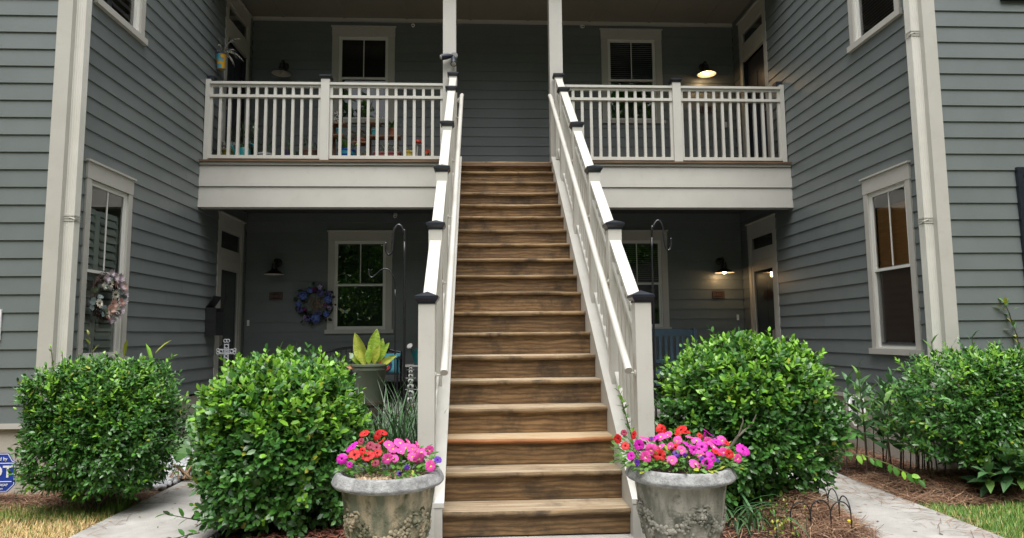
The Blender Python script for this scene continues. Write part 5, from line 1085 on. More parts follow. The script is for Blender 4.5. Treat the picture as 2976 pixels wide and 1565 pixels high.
for (dx, dy, dz, tx, ty, tz) in ((-.055, -.06, -.005, -.17, -.10, -.055), (-.005, -.06, -.03, .0, -.12, -.155)):
    p = Vector((fx + dx * .2, fy - .035, fz + dz * .3)); q = Vector((fx + tx, fy + ty, fz + tz)); ax = (q - p).normalized(); L = (q - p).length
    mb = MB(); mb.lathe(tuple(p), [(.012, 0), (.030, L * .25), (.040, L * .55), (.043, L * .95), (.043, L)], 18, axis=tuple(ax)); mb.build('lamp_head', HOUS, fl, auto=40)
    mb = MB(); mb.lathe(tuple(p), [(.034, L + .001), (.030, L + .006), (.001, L + .009)], 18, axis=tuple(ax), close=False); mb.build('lens', mat('floodlight_lens', (.5, .48, .42), .3), fl, smooth=True)

# ------------------------------------------------------------------ wreaths
def flower_disc(mb, c, d, r, petals, w=.42, cup=.25, rng=None):
    d = nrm(np.array(d, float)); x = nrm(np.cross(d, [.3, .2, .9])); y = np.cross(d, x); c = np.array(c)
    for k in range(petals):
        a = 2 * math.pi * k / petals + (rng.uniform(-.1, .1) if rng is not None else 0); u = x * math.cos(a) + y * math.sin(a); v = np.cross(d, u); t = u + d * cup
        mb.add([tuple(c + u * r * .12), tuple(c + t * r * .55 + v * r * w * .5), tuple(c + t * r), tuple(c + t * r * .55 - v * r * w * .5)], [(0, 1, 2, 3)])
def wreath(c, nrm_, r, label, kind):
    rng = np.random.RandomState(int(abs(c[0] * 100)) + 3); root = thing('wreath', (c[0], c[1], c[2] - r), label, 'wreath'); N_ = np.array(nrm_, float); U_ = np.array([0, 1., 0]) if abs(N_[0]) > .5 else np.array([1., 0, 0]); C_ = np.array(c)
    P3 = lambda a, rr, o: C_ + (U_ * math.cos(a) + np.array([0, 0, 1.]) * math.sin(a)) * rr + N_ * o
    mb = MB()
    for k in range(220):
        a = rng.uniform(0, 6.28); rr = r * rng.uniform(.62, .95); a2 = a + rng.uniform(.3, .7); r2 = r * rng.uniform(.6, 1.05); mb.tube([tuple(P3(a, rr, rng.uniform(0, .04))), tuple(P3((a + a2) / 2, (rr + r2) / 2 * 1.04, rng.uniform(.01, .05))), tuple(P3(a2, r2, rng.uniform(0, .05)))], .0032, 3, caps=False)
    mb.build('twig_ring', mat('wreath_twig', (.045, .028, .022), .9), root, kind='stuff')
    def leaves(n, m, rr0, rr1, s0, s1, arc=(0, 6.28), w=1.6):
        a = rng.uniform(*arc, n); rr = r * rng.uniform(rr0, rr1, n); pos = np.array([P3(x, y, rng.uniform(.03, .07)) for x, y in zip(a, rr)])
        d = nrm(np.array([(U_ * math.cos(x) + np.array([0, 0, 1.]) * math.sin(x)) for x in a]) * rng.uniform(-.2, 1, (n, 1)) + rng.normal(0, .6, (n, 3)) + N_ * .3); leaf_parts(root, LEAF_V * np.array([1, w, 1]), LEAF_F, pos, frames(d, np.tile(N_, (n, 1)) + rng.normal(0, .3, (n, 3))), rng.uniform(s0, s1, n), np.zeros(n, int), [m], 'wr%.1f' % w)
    def blooms(lst, m, petals, r0, cup=.25, w=.42, center=None, nm='bloom'):
        for (a, q, s) in lst:
            p = P3(math.radians(a), r * q, .075); mb = MB(); d = N_ + rng.normal(0, .25, 3); flower_disc(mb, p, d, s, petals, w, cup, rng); flower_disc(mb, p + N_ * .006, d, s * .66, max(5, petals - 3), w, cup + .35, rng)
            ob = mb.build(nm, m, root)
            if center is not None: q2 = MB(); q2.ball(tuple(p + N_ * .012), s * .18, 5); q2.build('bloom_centre', center, ob)
    def hydr(lst, m):
        for (a, q, s) in lst:
            p = P3(math.radians(a), r * q, .06); mb = MB()
            for k in range(48):
                o = nrm(rng.normal(size=3)); o = o if o @ N_ > -.1 else o - 2 * (o @ N_) * N_; flower_disc(mb, p + o * s * np.array([1, 1, 1]) * .9, o + N_ * .4, s * .30, 4, .9, .1, rng)
            mb.build('hydrangea_head', m, root)
    if kind == 'pink':
        leaves(22, mat('eucalyptus_leaf', (.20, .25, .25), .6), .5, 1.0, .06, .09, w=2.0); leaves(16, mat('sage_leaf', (.13, .17, .10), .6), .5, 1.0, .05, .085)
        W_ = mat('cream_petal', (.66, .62, .52), .6); PK = mat('blush_petal', (.58, .33, .29), .6); CO = mat('coral_petal', (.58, .36, .30), .6); LV = mat('lilac_petal', (.50, .42, .46), .6); YC = mat('dark_eye', (.06, .055, .02), .7)
        blooms([(20, .3, .055), (250, .78, .05), (110, .55, .06), (200, .9, .05), (330, .95, .045)], W_, 11, .05, center=YC); blooms([(150, .80, .045), (300, .6, .05)], W_, 7, .05, cup=.8)
        blooms([(30, .95, .065), (300, .35, .06), (270, .55, .065)], CO, 16, .06, cup=.35, w=.28); blooms([(70, .62, .055), (345, .75, .05), (255, .9, .04)], PK, 12, .05, cup=.5, w=.4); blooms([(60, .95, .05), (305, .95, .035), (100, .95, .04), (285, 1.0, .03), (130, .9, .05), (40, .7, .05), (320, .8, .05), (10, .9, .05), (265, .95, .04), (85, .8, .05), (350, .95, .045)], LV, 9, .05, cup=.9, w=.6)
    else:
        leaves(22, mat('dusty_green_leaf', (.11, .17, .13), .7), .5, .98, .06, .09, w=1.7); leaves(70, mat('dark_wreath_leaf', (.025, .04, .026), .7), .6, 1.12, .05, .085)
        hydr([(145, .82, .066), (20, .78, .062), (275, .78, .072), (110, .85, .05), (320, .85, .05), (178, .9, .05)], mat('blue_hydrangea', (.10, .16, .48), .6, island=.5)); hydr([(65, .7, .058), (200, .85, .055), (290, .55, .045), (40, .95, .045), (245, .9, .05)], mat('violet_hydrangea', (.10, .085, .26), .6, island=.5))
        blooms([(75, .98, .045), (345, .85, .042), (235, .88, .042)], mat('lavender_petal', (.42, .34, .60), .6), 5, .05, w=.95); blooms([(215, .62, .04), (355, .55, .035), (95, .82, .032)], mat('plum_petal', (.20, .025, .14), .6), 6, .04, w=.8, cup=.7)
        mb = MB()
        for k in range(70):
            a, q = rng.uniform(0, 6.28), r * .34 * math.sqrt(rng.uniform()); p = P3(a, q, rng.uniform(.02, .05)); v = rng.normal(size=3) * .035; mb.tube([tuple(p - v), tuple(p + N_ * .01), tuple(p + v)], .0025, 3, caps=False)
        mb.build('straw_bow', mat('burlap', (.30, .22, .15), .9), root, kind='stuff')
wreath((XL + .03, 2.18, 1.705), (1, 0, 0), .235, 'round wreath of cream and coral blooms hanging on the left shuttered window', 'pink')
wreath((-2.87, YB - .04, 1.80), (0, -1, 0), .275, 'round wreath of blue hydrangeas on the dark porch wall left of the window', 'blue')
# butterfly decal on the lower left porch window
bt = thing('butterfly_ornament', (-2.44, YB + .015, 1.70), 'small pale blue butterfly ornament on the lower sash of the left porch window', 'ornament')
mb = MB(); yy = YB + .043
for s in (-1, 1):
    mb.add([(-2.44, yy, 1.70), (-2.44 + s * .075, yy - .006, 1.745), (-2.44 + s * .085, yy - .006, 1.715), (-2.44 + s * .055, yy - .004, 1.69)], [(0, 1, 2, 3)]); mb.add([(-2.44, yy, 1.698), (-2.44 + s * .05, yy - .003, 1.688), (-2.44 + s * .045, yy - .003, 1.655), (-2.44 + s * .012, yy, 1.665)], [(0, 1, 2, 3)])
mb.build('wing', mat('butterfly_blue', (.42, .62, .58), .4, col2=(.55, .52, .12), scale=18, detail=1), bt)
mb = MB(); mb.tube([(-2.44, yy - .006, 1.65), (-2.44, yy - .008, 1.73)], .005, 6); mb.build('body', BLACK, bt)

# ------------------------------------------------------------------ shepherd hooks
def hook(label, pts, r=.0105, base=None):
    root = thing('shepherd_hook', pts[0], label, 'hook', 'shepherd hooks standing in the beds'); mb = MB()
    P_ = [Vector(p) for p in pts]; out = []
    for i in range(len(P_) - 1):
        p0, p1, p2, p3 = P_[max(i - 1, 0)], P_[i], P_[i + 1], P_[min(i + 2, len(P_) - 1)]
        for k in range(6):
            t = k / 6; out.append(.5 * ((2 * p1) + (-p0 + p2) * t + (2 * p0 - 5 * p1 + 4 * p2 - p3) * t * t + (-p0 + 3 * p1 - 3 * p2 + p3) * t ** 3))
    out.append(P_[-1]); n = 6 * 2
    mb.tube([tuple(p) for p in out[:n + 1]], r, 8); mb.build('pole', BLACK, root, smooth=True)
    mb = MB(); mb.tube([tuple(p) for p in out[n:]], r, 8); mb.build('hook', STEEL, root, smooth=True)
X, Y = -1.055, 2.06
hook('tall black shepherd hook left of the stairs with its crook to the left', [(X, Y, 0), (X, Y, 1.2), (X - .005, Y, 2.22), (X - .02, Y, 2.33), (X - .06, Y, 2.385), (X - .105, Y, 2.33), (X - .12, Y, 2.2), (X - .128, Y, 2.12), (X - .155, Y, 2.09), (X - .18, Y, 2.13), (X - .185, Y, 2.21)], .0115)
X, Y = -1.19, 2.44
hook('thin lower shepherd hook with a short curled arm behind the tall hook', [(X, Y, 0), (X, Y, 1.0), (X - .005, Y, 1.78), (X - .02, Y, 1.90), (X - .07, Y, 1.98), (X - .13, Y, 1.99), (X - .20, Y, 1.935), (X - .24, Y, 1.905), (X - .27, Y, 1.93), (X - .275, Y, 1.99)], .0065)
X, Y = 1.625, 3.02
hook('tall black shepherd hook right of the stairs with its crook to the right', [(X, Y, 0), (X, Y, 1.2), (X + .01, Y, 2.40), (X + .03, Y, 2.52), (X + .085, Y, 2.595), (X + .135, Y, 2.53), (X + .155, Y, 2.37), (X + .165, Y, 2.29), (X + .195, Y, 2.25), (X + .225, Y, 2.29), (X + .23, Y, 2.39)], .0115)

# ------------------------------------------------------------------ pots and plants at the left of the stair foot
def pot(name, c, r0, r1, h, m, root, lip=.012, liph=.03, n=28):
    mb = MB(); mb.lathe(c, [(r0, 0), (r0 + (r1 - r0) * .5, h * .5), (r1, h - liph), (r1 + lip, h - liph + .002), (r1 + lip, h), (r1 - .008, h), (r1 - .02, h - .03), (.01, h - .035)], n); return mb.build(name, m, root, auto=40)
gp = thing('potted_canna', (-1.42, 2.0, .70), 'large grey green plastic pot holding a yellow green canna by the left railing', 'potted plant')
GPM = mat('grey_green_plastic', (.135, .155, .115), .45)
mb = MB(); mb.lathe((-1.37, 2.0, .70), [(.115, 0), (.122, .02), (.153, .285), (.158, .29), (.160, .325), (.170, .327), (.170, .345), (.158, .347), (.15, .32), (.01, .315)], 36); mb.build('pot', GPM, gp, auto=40)
mb = MB(); mb.lathe((-1.37, 2.0, .655), [(.125, 0), (.14, .02), (.14, .045), (.11, .046)], 28); mb.build('saucer', mat('saucer_brown', (.07, .05, .04), .5), gp)
pp, dd, ss, uu = [], [], [], []
for (x, y, z, ax, az, s) in ((.01, 0, 1.02, .10, 1.0, .36), (-.03, .02, 1.02, -.42, 1.0, .34), (-.05, -.02, 1.02, -.45, .9, .24), (.05, 0, 1.02, .42, .9, .25), (.03, -.05, 1.01, .22, .9, .23), (-.07, 0, 1.01, -.62, .7, .20), (.07, -.02, 1.01, .75, .55, .21), (0, -.07, 1.01, -.05, .85, .22), (-.03, -.06, 1.0, -.3, .75, .20), (.05, .04, 1.02, .2, 1, .27), (-.09, -.03, 1.0, -1, .3, .15)):
    pp.append((-1.36 + x, 2.0 + y, z)); d = nrm(np.array([ax, R(-.35, .1), az])); dd.append(frames(d[None], nrm(np.array([R(-.35, .35), -1, .4]))[None])[0]); ss.append(s)
CM = [mat('canna_leaf', (.33, .45, .05), .38, col2=(.20, .34, .035), scale=14, stretch=(1.2, 1.2, 4), lo=.42, hi=.58, trans=.3), mat('canna_leaf_yellow', (.44, .46, .07), .38, col2=(.30, .38, .05), scale=14, stretch=(1.2, 1.2, 4), lo=.42, hi=.6, trans=.3), mat('canna_leaf_brown', (.30, .12, .04), .6)]
for k_, (p_, f_, s_) in enumerate(zip(pp, dd, ss)):
    mi_ = (0, 1, 1, 0, 1, 0, 1, 0, 1, 0, 2)[k_]; mb = MB(); vs = []; nu, nv = 14, 7; cur = R(.15, .5); tw = R(-.4, .4)
    for i_ in range(nu):
        t = i_ / (nu - 1); hw = max(.012, .165 * math.sin(math.pi * min(1, max(0, (t - .16) / .84) ** .85)) ** .8)
        for j_ in range(nv):
            u = -1 + 2 * j_ / (nv - 1); y_ = hw * u; z_ = abs(u) ** 1.3 * hw * .55 - cur * t * t * .45 + .012 * math.sin(18 * t + 5 * u); ca, sa = math.cos(tw * t), math.sin(tw * t)
            q = f_ @ (np.array([t, y_ * ca - z_ * sa * .3, z_ * ca + y_ * sa]) * s_); vs.append(tuple(np.array(p_) + q))
    mb.add(vs, [(i_ * nv + j_, i_ * nv + j_ + 1, (i_ + 1) * nv + j_ + 1, (i_ + 1) * nv + j_) for i_ in range(nu - 1) for j_ in range(nv - 1)]); mb.build('leaf', CM[mi_], gp, smooth=True)
sd_ = thing('plant_stand', (-1.37, 2.0, .0), 'dark low plant stand under the grey green pot', 'stand')
mb = MB(); mb.lathe((-1.37, 2.0, .55), [(.14, 0), (.14, .10)], 20); mb.build('top', mat('stand_dark', (.05, .035, .03), .5), sd_)
for a in (.6, 2.2, 3.9, 5.4):
    mb = MB(); mb.tube([(-1.37 + .12 * math.cos(a), 2 + .12 * math.sin(a), .56), (-1.37 + .14 * math.cos(a), 2 + .14 * math.sin(a), 0)], .012, 6); mb.build('leg', BLACK, sd_)
rp = thing('glazed_pot', (-1.28, 1.62, .02), 'dark red glazed pot half hidden by strap leaves', 'potted plant')
mb = MB(); mb.lathe((-1.28, 1.62, .05), [(.10, 0), (.15, .08), (.175, .25), (.165, .38), (.155, .42), (.17, .44), (.17, .46), (.15, .46), (.14, .42), (.01, .41)], 32); mb.build('pot', mat('oxblood_glaze', (.075, .012, .012), .12, col2=(.045, .008, .008), scale=6, coat=.5), rp, auto=50)
for k in range(10): sprig(rp, (-1.28 + R(-.1, .1), 1.62 + R(-.1, .1), .46), (-1.28 + R(-.2, .2), 1.58 + R(-.1, .1), R(.5, .6)), 6, .05, [LEAF, LEAFY], [0, 1], 300 + k)
nt_ = thing('leafy_plant', (-1.0, 2.9, .03), 'leafy green and bronze plant in the shade behind the strap leaves', 'plant')
for k in range(26): sprig(nt_, (-1.05 + R(-.22, .22), 2.7 + R(-.25, .25), .05), (-1.05 + R(-.32, .28), 2.6 + R(-.3, .25), R(.2, .62)), 15, .095, [LEAF, LEAFD, mat('bronze_leaf', (.10, .06, .03), .5)], [0, 1, 0, 2], 330 + k, width=1.3)

# ------------------------------------------------------------------ lower porch furniture
bn = thing('metal_bench', (-2.05, 5.45, PORCH), 'black metal bench with an arched back on the lower left porch', 'bench')
mb = MB(); x0, x1 = -2.66, -1.50
arch = [(x0 + (x1 - x0) * t, 5.60, 1.06 + .085 * math.sin(math.pi * t)) for t in np.linspace(0, 1, 15)]; mb.tube(arch, .016, 8); mb.tube([(x0, 5.60, .85), (x1, 5.60, .85)], .012, 6)
for t in np.linspace(.04, .96, 15): mb.tube([(x0 + (x1 - x0) * t, 5.60, .78), (x0 + (x1 - x0) * t, 5.60, 1.055 + .085 * math.sin(math.pi * t))], .006, 5)
mb.tube(arch[2:13:2], .02, 6); mb.build('backrest', BLACK, bn)
for k in range(7):
    mb = MB(); mb.box(x0, x1, 5.16 + .06 * k, 5.205 + .06 * k, .755, .775); mb.build('seat_slat', BLACK, bn)
for x in (x0, x1):
    mb = MB(); mb.tube([(x, 5.60, PORCH), (x, 5.60, 1.07)], .016, 7); mb.build('leg', BLACK, bn); mb = MB(); mb.tube([(x, 5.16, PORCH), (x, 5.16, .98)], .016, 7); mb.build('leg', BLACK, bn); mb = MB(); mb.tube([(x, 5.10, .98), (x, 5.3, 1.0), (x, 5.60, .97)], .016, 7); mb.build('arm', BLACK, bn)
pw = thing('pillow', (-1.60, 5.38, .77), 'turquoise pillow with a red and navy ring printed on it leaning on the black bench', 'pillow')
mb = MB(); vs = []; n = 9
for j in range(n):
    for i in range(n):
        u, v = -1 + 2 * i / (n - 1), -1 + 2 * j / (n - 1); t = .05 * math.sqrt(max(0, (1 - u ** 4) * (1 - v ** 4))); px = .17 * u * (1 - .05 * (1 - v * v)); pz = .15 * v * (1 - .05 * (1 - u * u)); vs += [(-1.66 + px, 5.40 - t + pz * .28, .905 + pz), (-1.66 + px, 5.40 + t + pz * .28, .905 + pz)]
fs = []
for j in range(n - 1):
    for i in range(n - 1):
        a = 2 * (j * n + i); fs += [(a, a + 2, a + 2 + 2 * n, a + 2 * n), (a + 1, a + 1 + 2 * n, a + 3 + 2 * n, a + 3)]
mb.add(vs, fs); mb.build('cover', mat('turquoise_cloth', (.09, .36, .46), .8), pw, smooth=True)
mb = MB(); mb.lathe((-1.70, 5.325, .90), [(.055, 0), (.10, .0), (.10, .004), (.055, .004), (.055, 0)], 30, axis=(0, -1, .25), close=False); mb.build('printed_ring', mat('ring_print', (.45, .03, .03), .8, col2=(.02, .03, .10), scale=14, detail=0, lo=.49, hi=.51), pw)
tb = thing('side_table', (-1.2, 5.3, PORCH), 'small dark side table with a pale top holding the watering can', 'table')
mb = MB(); mb.box(-1.42, -1.0, 5.12, 5.5, .865, .885); mb.build('table_top', mat('pale_stone_top', (.42, .41, .39), .5), tb)
for x in (-1.39, -1.03):
    for y in (5.15, 5.47): mb = MB(); mb.box(x - .012, x + .012, y - .012, y + .012, PORCH, .8645); mb.build('leg', BLACK, tb)
wc = thing('watering_can', (-1.20, 5.3, .886), 'dark teal watering can with a white sprinkler rose on the lower porch table', 'watering can')
DT = mat('dark_teal_plastic', (.008, .10, .105), .3)
mb = MB(); mb.lathe((-1.19, 5.3, .886), [(.085, 0), (.092, .01), (.088, .2), (.08, .225), (.03, .23)], 24); mb.build('body', DT, wc, auto=40)
mb = MB(); mb.tube([(-1.26, 5.3, .93), (-1.30, 5.3, 1.05), (-1.325, 5.28, 1.13)], [.02, .014, .012], 8); mb.build('spout', DT, wc, smooth=True)
mb = MB(); mb.lathe((-1.322, 5.282, 1.13), [(.014, 0), (.042, .035), (.046, .045), (.040, .052), (.001, .056)], 18, axis=(-.35, -.6, .6)); mb.build('rose', WHITEP, wc, auto=40)
mb = MB(); mb.tube([(-1.19, 5.3, 1.11), (-1.14, 5.3, 1.20), (-1.06, 5.3, 1.15), (-1.10, 5.3, .98)], .012, 8); mb.build('handle', DT, wc, smooth=True)
fn = thing('garden_totem', (-1.265, 4.72, .34), 'slim white pierced garden totem standing left of the stair post', 'ornament')
WS = mat('shell_white', (.62, .62, .60), .5)
zt = .40
for k, r in enumerate((.055, .052, .046, .040, .034, .028, .022, .016)):
    mb = MB(); h = r * 1.75; mb.lathe((-1.265, 4.72, zt), [(r * .55, 0), (r, h * .3), (r * .95, h * .65), (r * .45, h * .92), (r * .8, h)], 14, close=False)
    t = MB(); t.lathe((-1.265, 4.72 - r * .93, zt + h * .48), [(r * .42, 0), (r * .42, .008)], 14, axis=(0, -1, 0)); b = mb.build('tier', WS, fn, auto=50); t.build('hole', DARK, b)
    if k % 2: t = MB(); t.box(-1.265 - r * 1.7, -1.265 + r * 1.7, 4.715, 4.725, zt + h * .93, zt + h); t.build('perch', WS, b)
    zt += h
bb = thing('garden_bench', (2.35, 5.3, PORCH), 'blue grey slatted wooden bench on the lower right porch', 'bench')
x0, x1 = 1.72, 2.91
def bp(name, q): mb = MB(); mb.box(*q); mb.build(name, BLUEB, bb)
mb = MB(); vs = []
for t in np.linspace(0, 1, 13): vs += [(x0 + (x1 - x0) * t, yy, zz + (.03 * math.sin(math.pi * t) if zz > 1.3 else 0)) for yy, zz in ((5.585, 1.265), (5.615, 1.265), (5.615, 1.35), (5.585, 1.35))]
mb.add(vs, [(4 * i + j, 4 * i + (j + 1) % 4, 4 * i + 4 + (j + 1) % 4, 4 * i + 4 + j) for i in range(12) for j in range(4)] + [(3, 2, 1, 0), (48, 49, 50, 51)]); mb.build('top_rail', BLUEB, bb)
bp('lower_rail', (x0, x1, 5.586, 5.614, .86, .91))
for x in np.linspace(x0 + .07, x1 - .07, 13): bp('back_slat', (x - .022, x + .022, 5.59, 5.61, .911, 1.264))
for x in (x0 - .03, x1 + .005): bp('post', (x, x + .045, 5.57, 5.63, PORCH, 1.375)); bp('front_leg', (x, x + .045, 5.09, 5.14, PORCH, .95)); bp('arm', (x - .01, x + .06, 5.06, 5.57, .951, .975))
for k in range(6): bp('seat_slat', (x0, x1, 5.10 + .075 * k, 5.155 + .075 * k, .755, .775))
bp('front_rail', (x0 + .016, x1 + .004, 5.10, 5.125, .69, .754)); bp('stretcher', (x0 + .016, x1 + .004, 5.11, 5.13, .56, .60))
# pierced cross standing by the left porch door
cr = thing('garden_cross', (-3.58, 4.35, .3), 'pale pierced metal cross on a stake in front of the left porch door', 'ornament')
CRM = mat('galvanised', (.42, .44, .47), .5); mb = MB(); cx, cy, cz = -3.582, 4.35, 1.125
def loop(px, pz, r, n=14): mb.tube([(px + r * math.cos(2 * math.pi * k / n), cy, pz + r * math.sin(2 * math.pi * k / n)) for k in range(n + 1)], .006, 5, caps=False)
for s in (-1, 1): mb.tube([(cx + s * .026, cy, .6), (cx + s * .026, cy, cz + .10)], .006, 5); mb.tube([(cx - .085, cy, cz + s * .026), (cx + .085, cy, cz + s * .026)], .006, 5)
for k in range(10): loop(cx, cz - .06 - .045 * k, .020)
loop(cx, cz, .028); loop(cx, cz, .012)
for (px, pz) in ((-.105, 0), (.105, 0)): loop(cx + px, cz + pz + .018, .017); loop(cx + px, cz + pz - .018, .017); loop(cx + px * .62, cz, .02)
loop(cx - .018, cz + .135, .02); loop(cx + .018, cz + .135, .02); loop(cx, cz + .065, .024)
mb.build('cross', CRM, cr); mb = MB(); mb.tube([(cx, cy, .33), (cx, cy, .62)], .008, 6); mb.build('stake', CRM, cr)
# white hose holder by the right wall
hh = thing('hose_holder', (3.62, 2.6, .1), 'white plastic hose holder half hidden by narrow leaves at the right wall', 'hose holder')
mb = MB(); mb.box(3.60, 3.74, 2.62, 2.66, .42, .62); mb.build('plate', WHITEP, hh); mb = MB(); mb.box(3.64, 3.71, 2.605, 2.6199, .47, .58); mb.build('opening', DARK, hh)
mb = MB(); mb.tube([(3.60, 2.60, .62), (3.585, 2.58, .40), (3.62, 2.57, .32), (3.72, 2.57, .32), (3.76, 2.58, .40), (3.74, 2.60, .62)], .012, 7); mb.build('bracket', WHITEP, hh, smooth=True)
# wire border fence
wf = thing('wire_border_fence', (1.85, .1, 0), 'low black hooped wire border fence around the pine straw heap', 'fence')
def hoops(p, q, n, h):
    p, q = np.array(p), np.array(q)
    for k in range(n):
        a, b = p + (q - p) * k / n, p + (q - p) * (k + 1) / n; m_ = (a + b) / 2; rr = np.linalg.norm(b - a) / 2; u = (b - a) / (2 * rr); hh_ = h + .02 * (k % 2)
        mb = MB(); mb.tube([(a[0], a[1], -.01), (a[0], a[1], hh_ * .55)] + [(m_[0] - u[0] * rr * math.cos(t), m_[1] - u[1] * rr * math.cos(t), hh_ * .55 + rr * 1.25 * math.sin(t)) for t in np.linspace(.15, math.pi - .15, 9)] + [(b[0], b[1], hh_ * .55), (b[0], b[1], -.01)], .0042, 6); mb.build('hoop', BLACK, wf, smooth=True)
hoops((1.62, -.14), (2.0, -.16), 3, .30); hoops((2.0, -.16), (2.03, .44), 4, .30); hoops((2.03, .44), (1.75, .60), 2, .30)
# scalloped black edging at the left shrub
ed = thing('garden_edging', (-2.03, -.02, 0), 'scalloped black plastic garden edging at the corner of the left shrub bed', 'edging')
for k in range(9):
    mb = MB(); a = .1 * k; mb.lathe((-2.06 + .013 * k, -.06 + .05 * k if k > 3 else .05 - .05 * (3 - k) - .01, .02), [(.026, -.03), (.028, .02), (.022, .04), (.002, .048)], 10); mb.build('scallop', mat('edging_black', (.012, .012, .012), .4), ed, smooth=True)

# ------------------------------------------------------------------ balcony plants
def potted(name, label, x, y, r0, r1, h, m, z=DECK, plant=None, seed=0, lip=.008, cat='potted plant', band=None):
    root = thing(name, (x, y, z), label, cat); pot('pot', (x, y, z), r0, r1, h, m, root, lip, .025, 22)
    if band:
        for (z0, z1, mm) in band:
            q = MB(); ra, rb = r0 + (r1 - r0) * z0 / h + .002, r0 + (r1 - r0) * z1 / h + .002; q.lathe((x, y, z), [(ra, z0), (rb, z1)], 22, close=False); q.build('glaze_band', mm, root, smooth=True)
    if plant == 'bush':
        for k in range(12): sprig(root, (x + R(-.03, .03), y + R(-.03, .03), z + h - .02), (x + R(-.14, .14), y + R(-.12, .1), z + h + R(.08, .28)), 7, .075, [LEAF, LEAFD, LEAFY], [0, 1, 2, 0], seed + k, width=1.1)
    if plant == 'small':
        for k in range(5): sprig(root, (x + R(-.03, .03), y, z + h - .02), (x + R(-.06, .06), y + R(-.04, .04), z + h + R(.03, .08)), 6, .035, [LEAFY, LEAF, LEAFYY], [0, 1, 2], seed + k)
    if plant == 'spiky':
        rng = np.random.RandomState(seed)
        for k in range(18):
            a, e = rng.uniform(0, 6.28), rng.uniform(.3, 1.3); L = rng.uniform(.12, .26); d = np.array([math.cos(a) * math.cos(e), math.sin(a) * math.cos(e), math.sin(e)]); b = np.array([x, y, z + h - .02]); leaf_parts(root, LANCE_V * np.array([1, .8, 1]), LEAF_F, b[None], frames(d[None], np.array([[0, -.3, 1.]])), np.array([L]), np.array([0]), [LEAFD], 'spiky')
    return root
potted('potted_plant', 'olive yellow pot at the left end of the balcony', -3.80, 4.76, .065, .08, .27, mat('olive_glaze', (.24, .22, .03), .4), plant=None, seed=400)
mb = MB()
for k in range(5): mb.tube([(-3.80 + .07 * math.cos(k * 1.26), 4.76 + .07 * math.sin(k * 1.26), 3.88), (-3.80 + .09 * math.cos(k * 1.26 + .3), 4.76 + .06 * math.sin(k * 1.26), 3.99)], .028, 6)
tag(recenter(mb.build('patterned_cloth', mat('patterned_cloth', (.40, .38, .34), .9, col2=(.10, .10, .10), scale=30, detail=1, lo=.48, hi=.52))), 'black and white patterned cloth stuffed in the olive pot', 'cloth')
wc = thing('watering_can', (-3.54, 4.66, DECK), 'turquoise watering can on the upper balcony behind the railing', 'watering can')
mb = MB(); mb.lathe((-3.55, 4.66, DECK), [(.085, 0), (.09, .02), (.082, .25), (.072, .27), (.06, .272)], 22); mb.build('body', TEAL, wc, auto=40)
mb = MB(); mb.tube([(-3.54, 4.66, 3.87), (-3.48, 4.66, 3.955), (-3.42, 4.66, 3.93), (-3.40, 4.66, 3.82), (-3.46, 4.66, 3.72)], .014, 8); mb.build('handle', TEAL, wc, smooth=True); mb = MB(); mb.tube([(-3.62, 4.64, 3.70), (-3.68, 4.62, 3.86), (-3.74, 4.60, 3.98)], [.022, .016, .014], 8); mb.build('spout', TEAL, wc, smooth=True)
potted('potted_plant', 'round white bowl pot with a small plant on the balcony', -3.27, 4.68, .09, .10, .20, mat('white_glaze', (.52, .53, .56), .3), plant='small', seed=410)
potted('potted_plant', 'small purple pot on the balcony left of the middle post', -2.97, 4.68, .045, .05, .24, mat('purple_glaze', (.06, .035, .12), .35), plant='small', seed=420)
potted('potted_plant', 'wide brown clay pot just left of the middle balcony post', -2.66, 4.68, .085, .105, .25, mat('brown_clay', (.13, .07, .05), .7), plant='small', seed=430)
potted('potted_plant', 'two tone blue pot with a bushy green plant right of the middle balcony post', -2.17, 4.70, .105, .118, .265, mat('deep_blue_glaze', (.012, .065, .26), .25), plant='bush', seed=440, band=[(.19, .238, mat('sky_blue_glaze', (.04, .28, .42), .25)), (.10, .15, mat('mid_blue_glaze', (.02, .13, .36), .25))])
potted('potted_plant', 'small terracotta pot between the blue pot and the pink trough', -1.92, 4.72, .055, .065, .19, TERRA, plant='small', seed=450)
potted('potted_plant', 'yellow pot with pale flowers on it near the right end of the left balcony', -1.31, 4.70, .06, .075, .25, mat('yellow_glaze', (.60, .46, .05), .35, col2=(.62, .60, .52), scale=22, detail=1, lo=.58, hi=.62), plant='small', seed=460)
potted('potted_plant', 'dark spiky plant in a low pot near the left column', -1.06, 4.72, .06, .07, .15, mat('dark_pot', (.03, .03, .03), .6), plant='spiky', seed=470)
mb = MB(); flower_disc(mb, (-1.04, 4.63, 3.83), (0, -1, .3), .05, 7, .6, .3, np.random.RandomState(3)); flower_disc(mb, (-1.04, 4.62, 3.83), (0, -1, .3), .03, 6, .6, .6, np.random.RandomState(4)); tag(recenter(mb.build('red_flower', mat('scarlet_petal', (.55, .06, .02), .5))), 'single orange red flower in front of the spiky balcony plant', 'flower')
tr = thing('planter_trough', (-1.60, 4.70, DECK), 'dusty pink planter trough with little plants on the balcony', 'planter')
mb = MB(); mb.hexa([(-1.76, 4.64, DECK), (-1.45, 4.64, DECK), (-1.45, 4.76, DECK), (-1.76, 4.76, DECK), (-1.78, 4.625, 3.82), (-1.43, 4.625, 3.82), (-1.43, 4.775, 3.82), (-1.78, 4.775, 3.82)]); mb.box(-1.79, -1.42, 4.615, 4.785, 3.8205, 3.84); mb.build('trough', mat('dusty_pink', (.30, .10, .10), .5), tr)
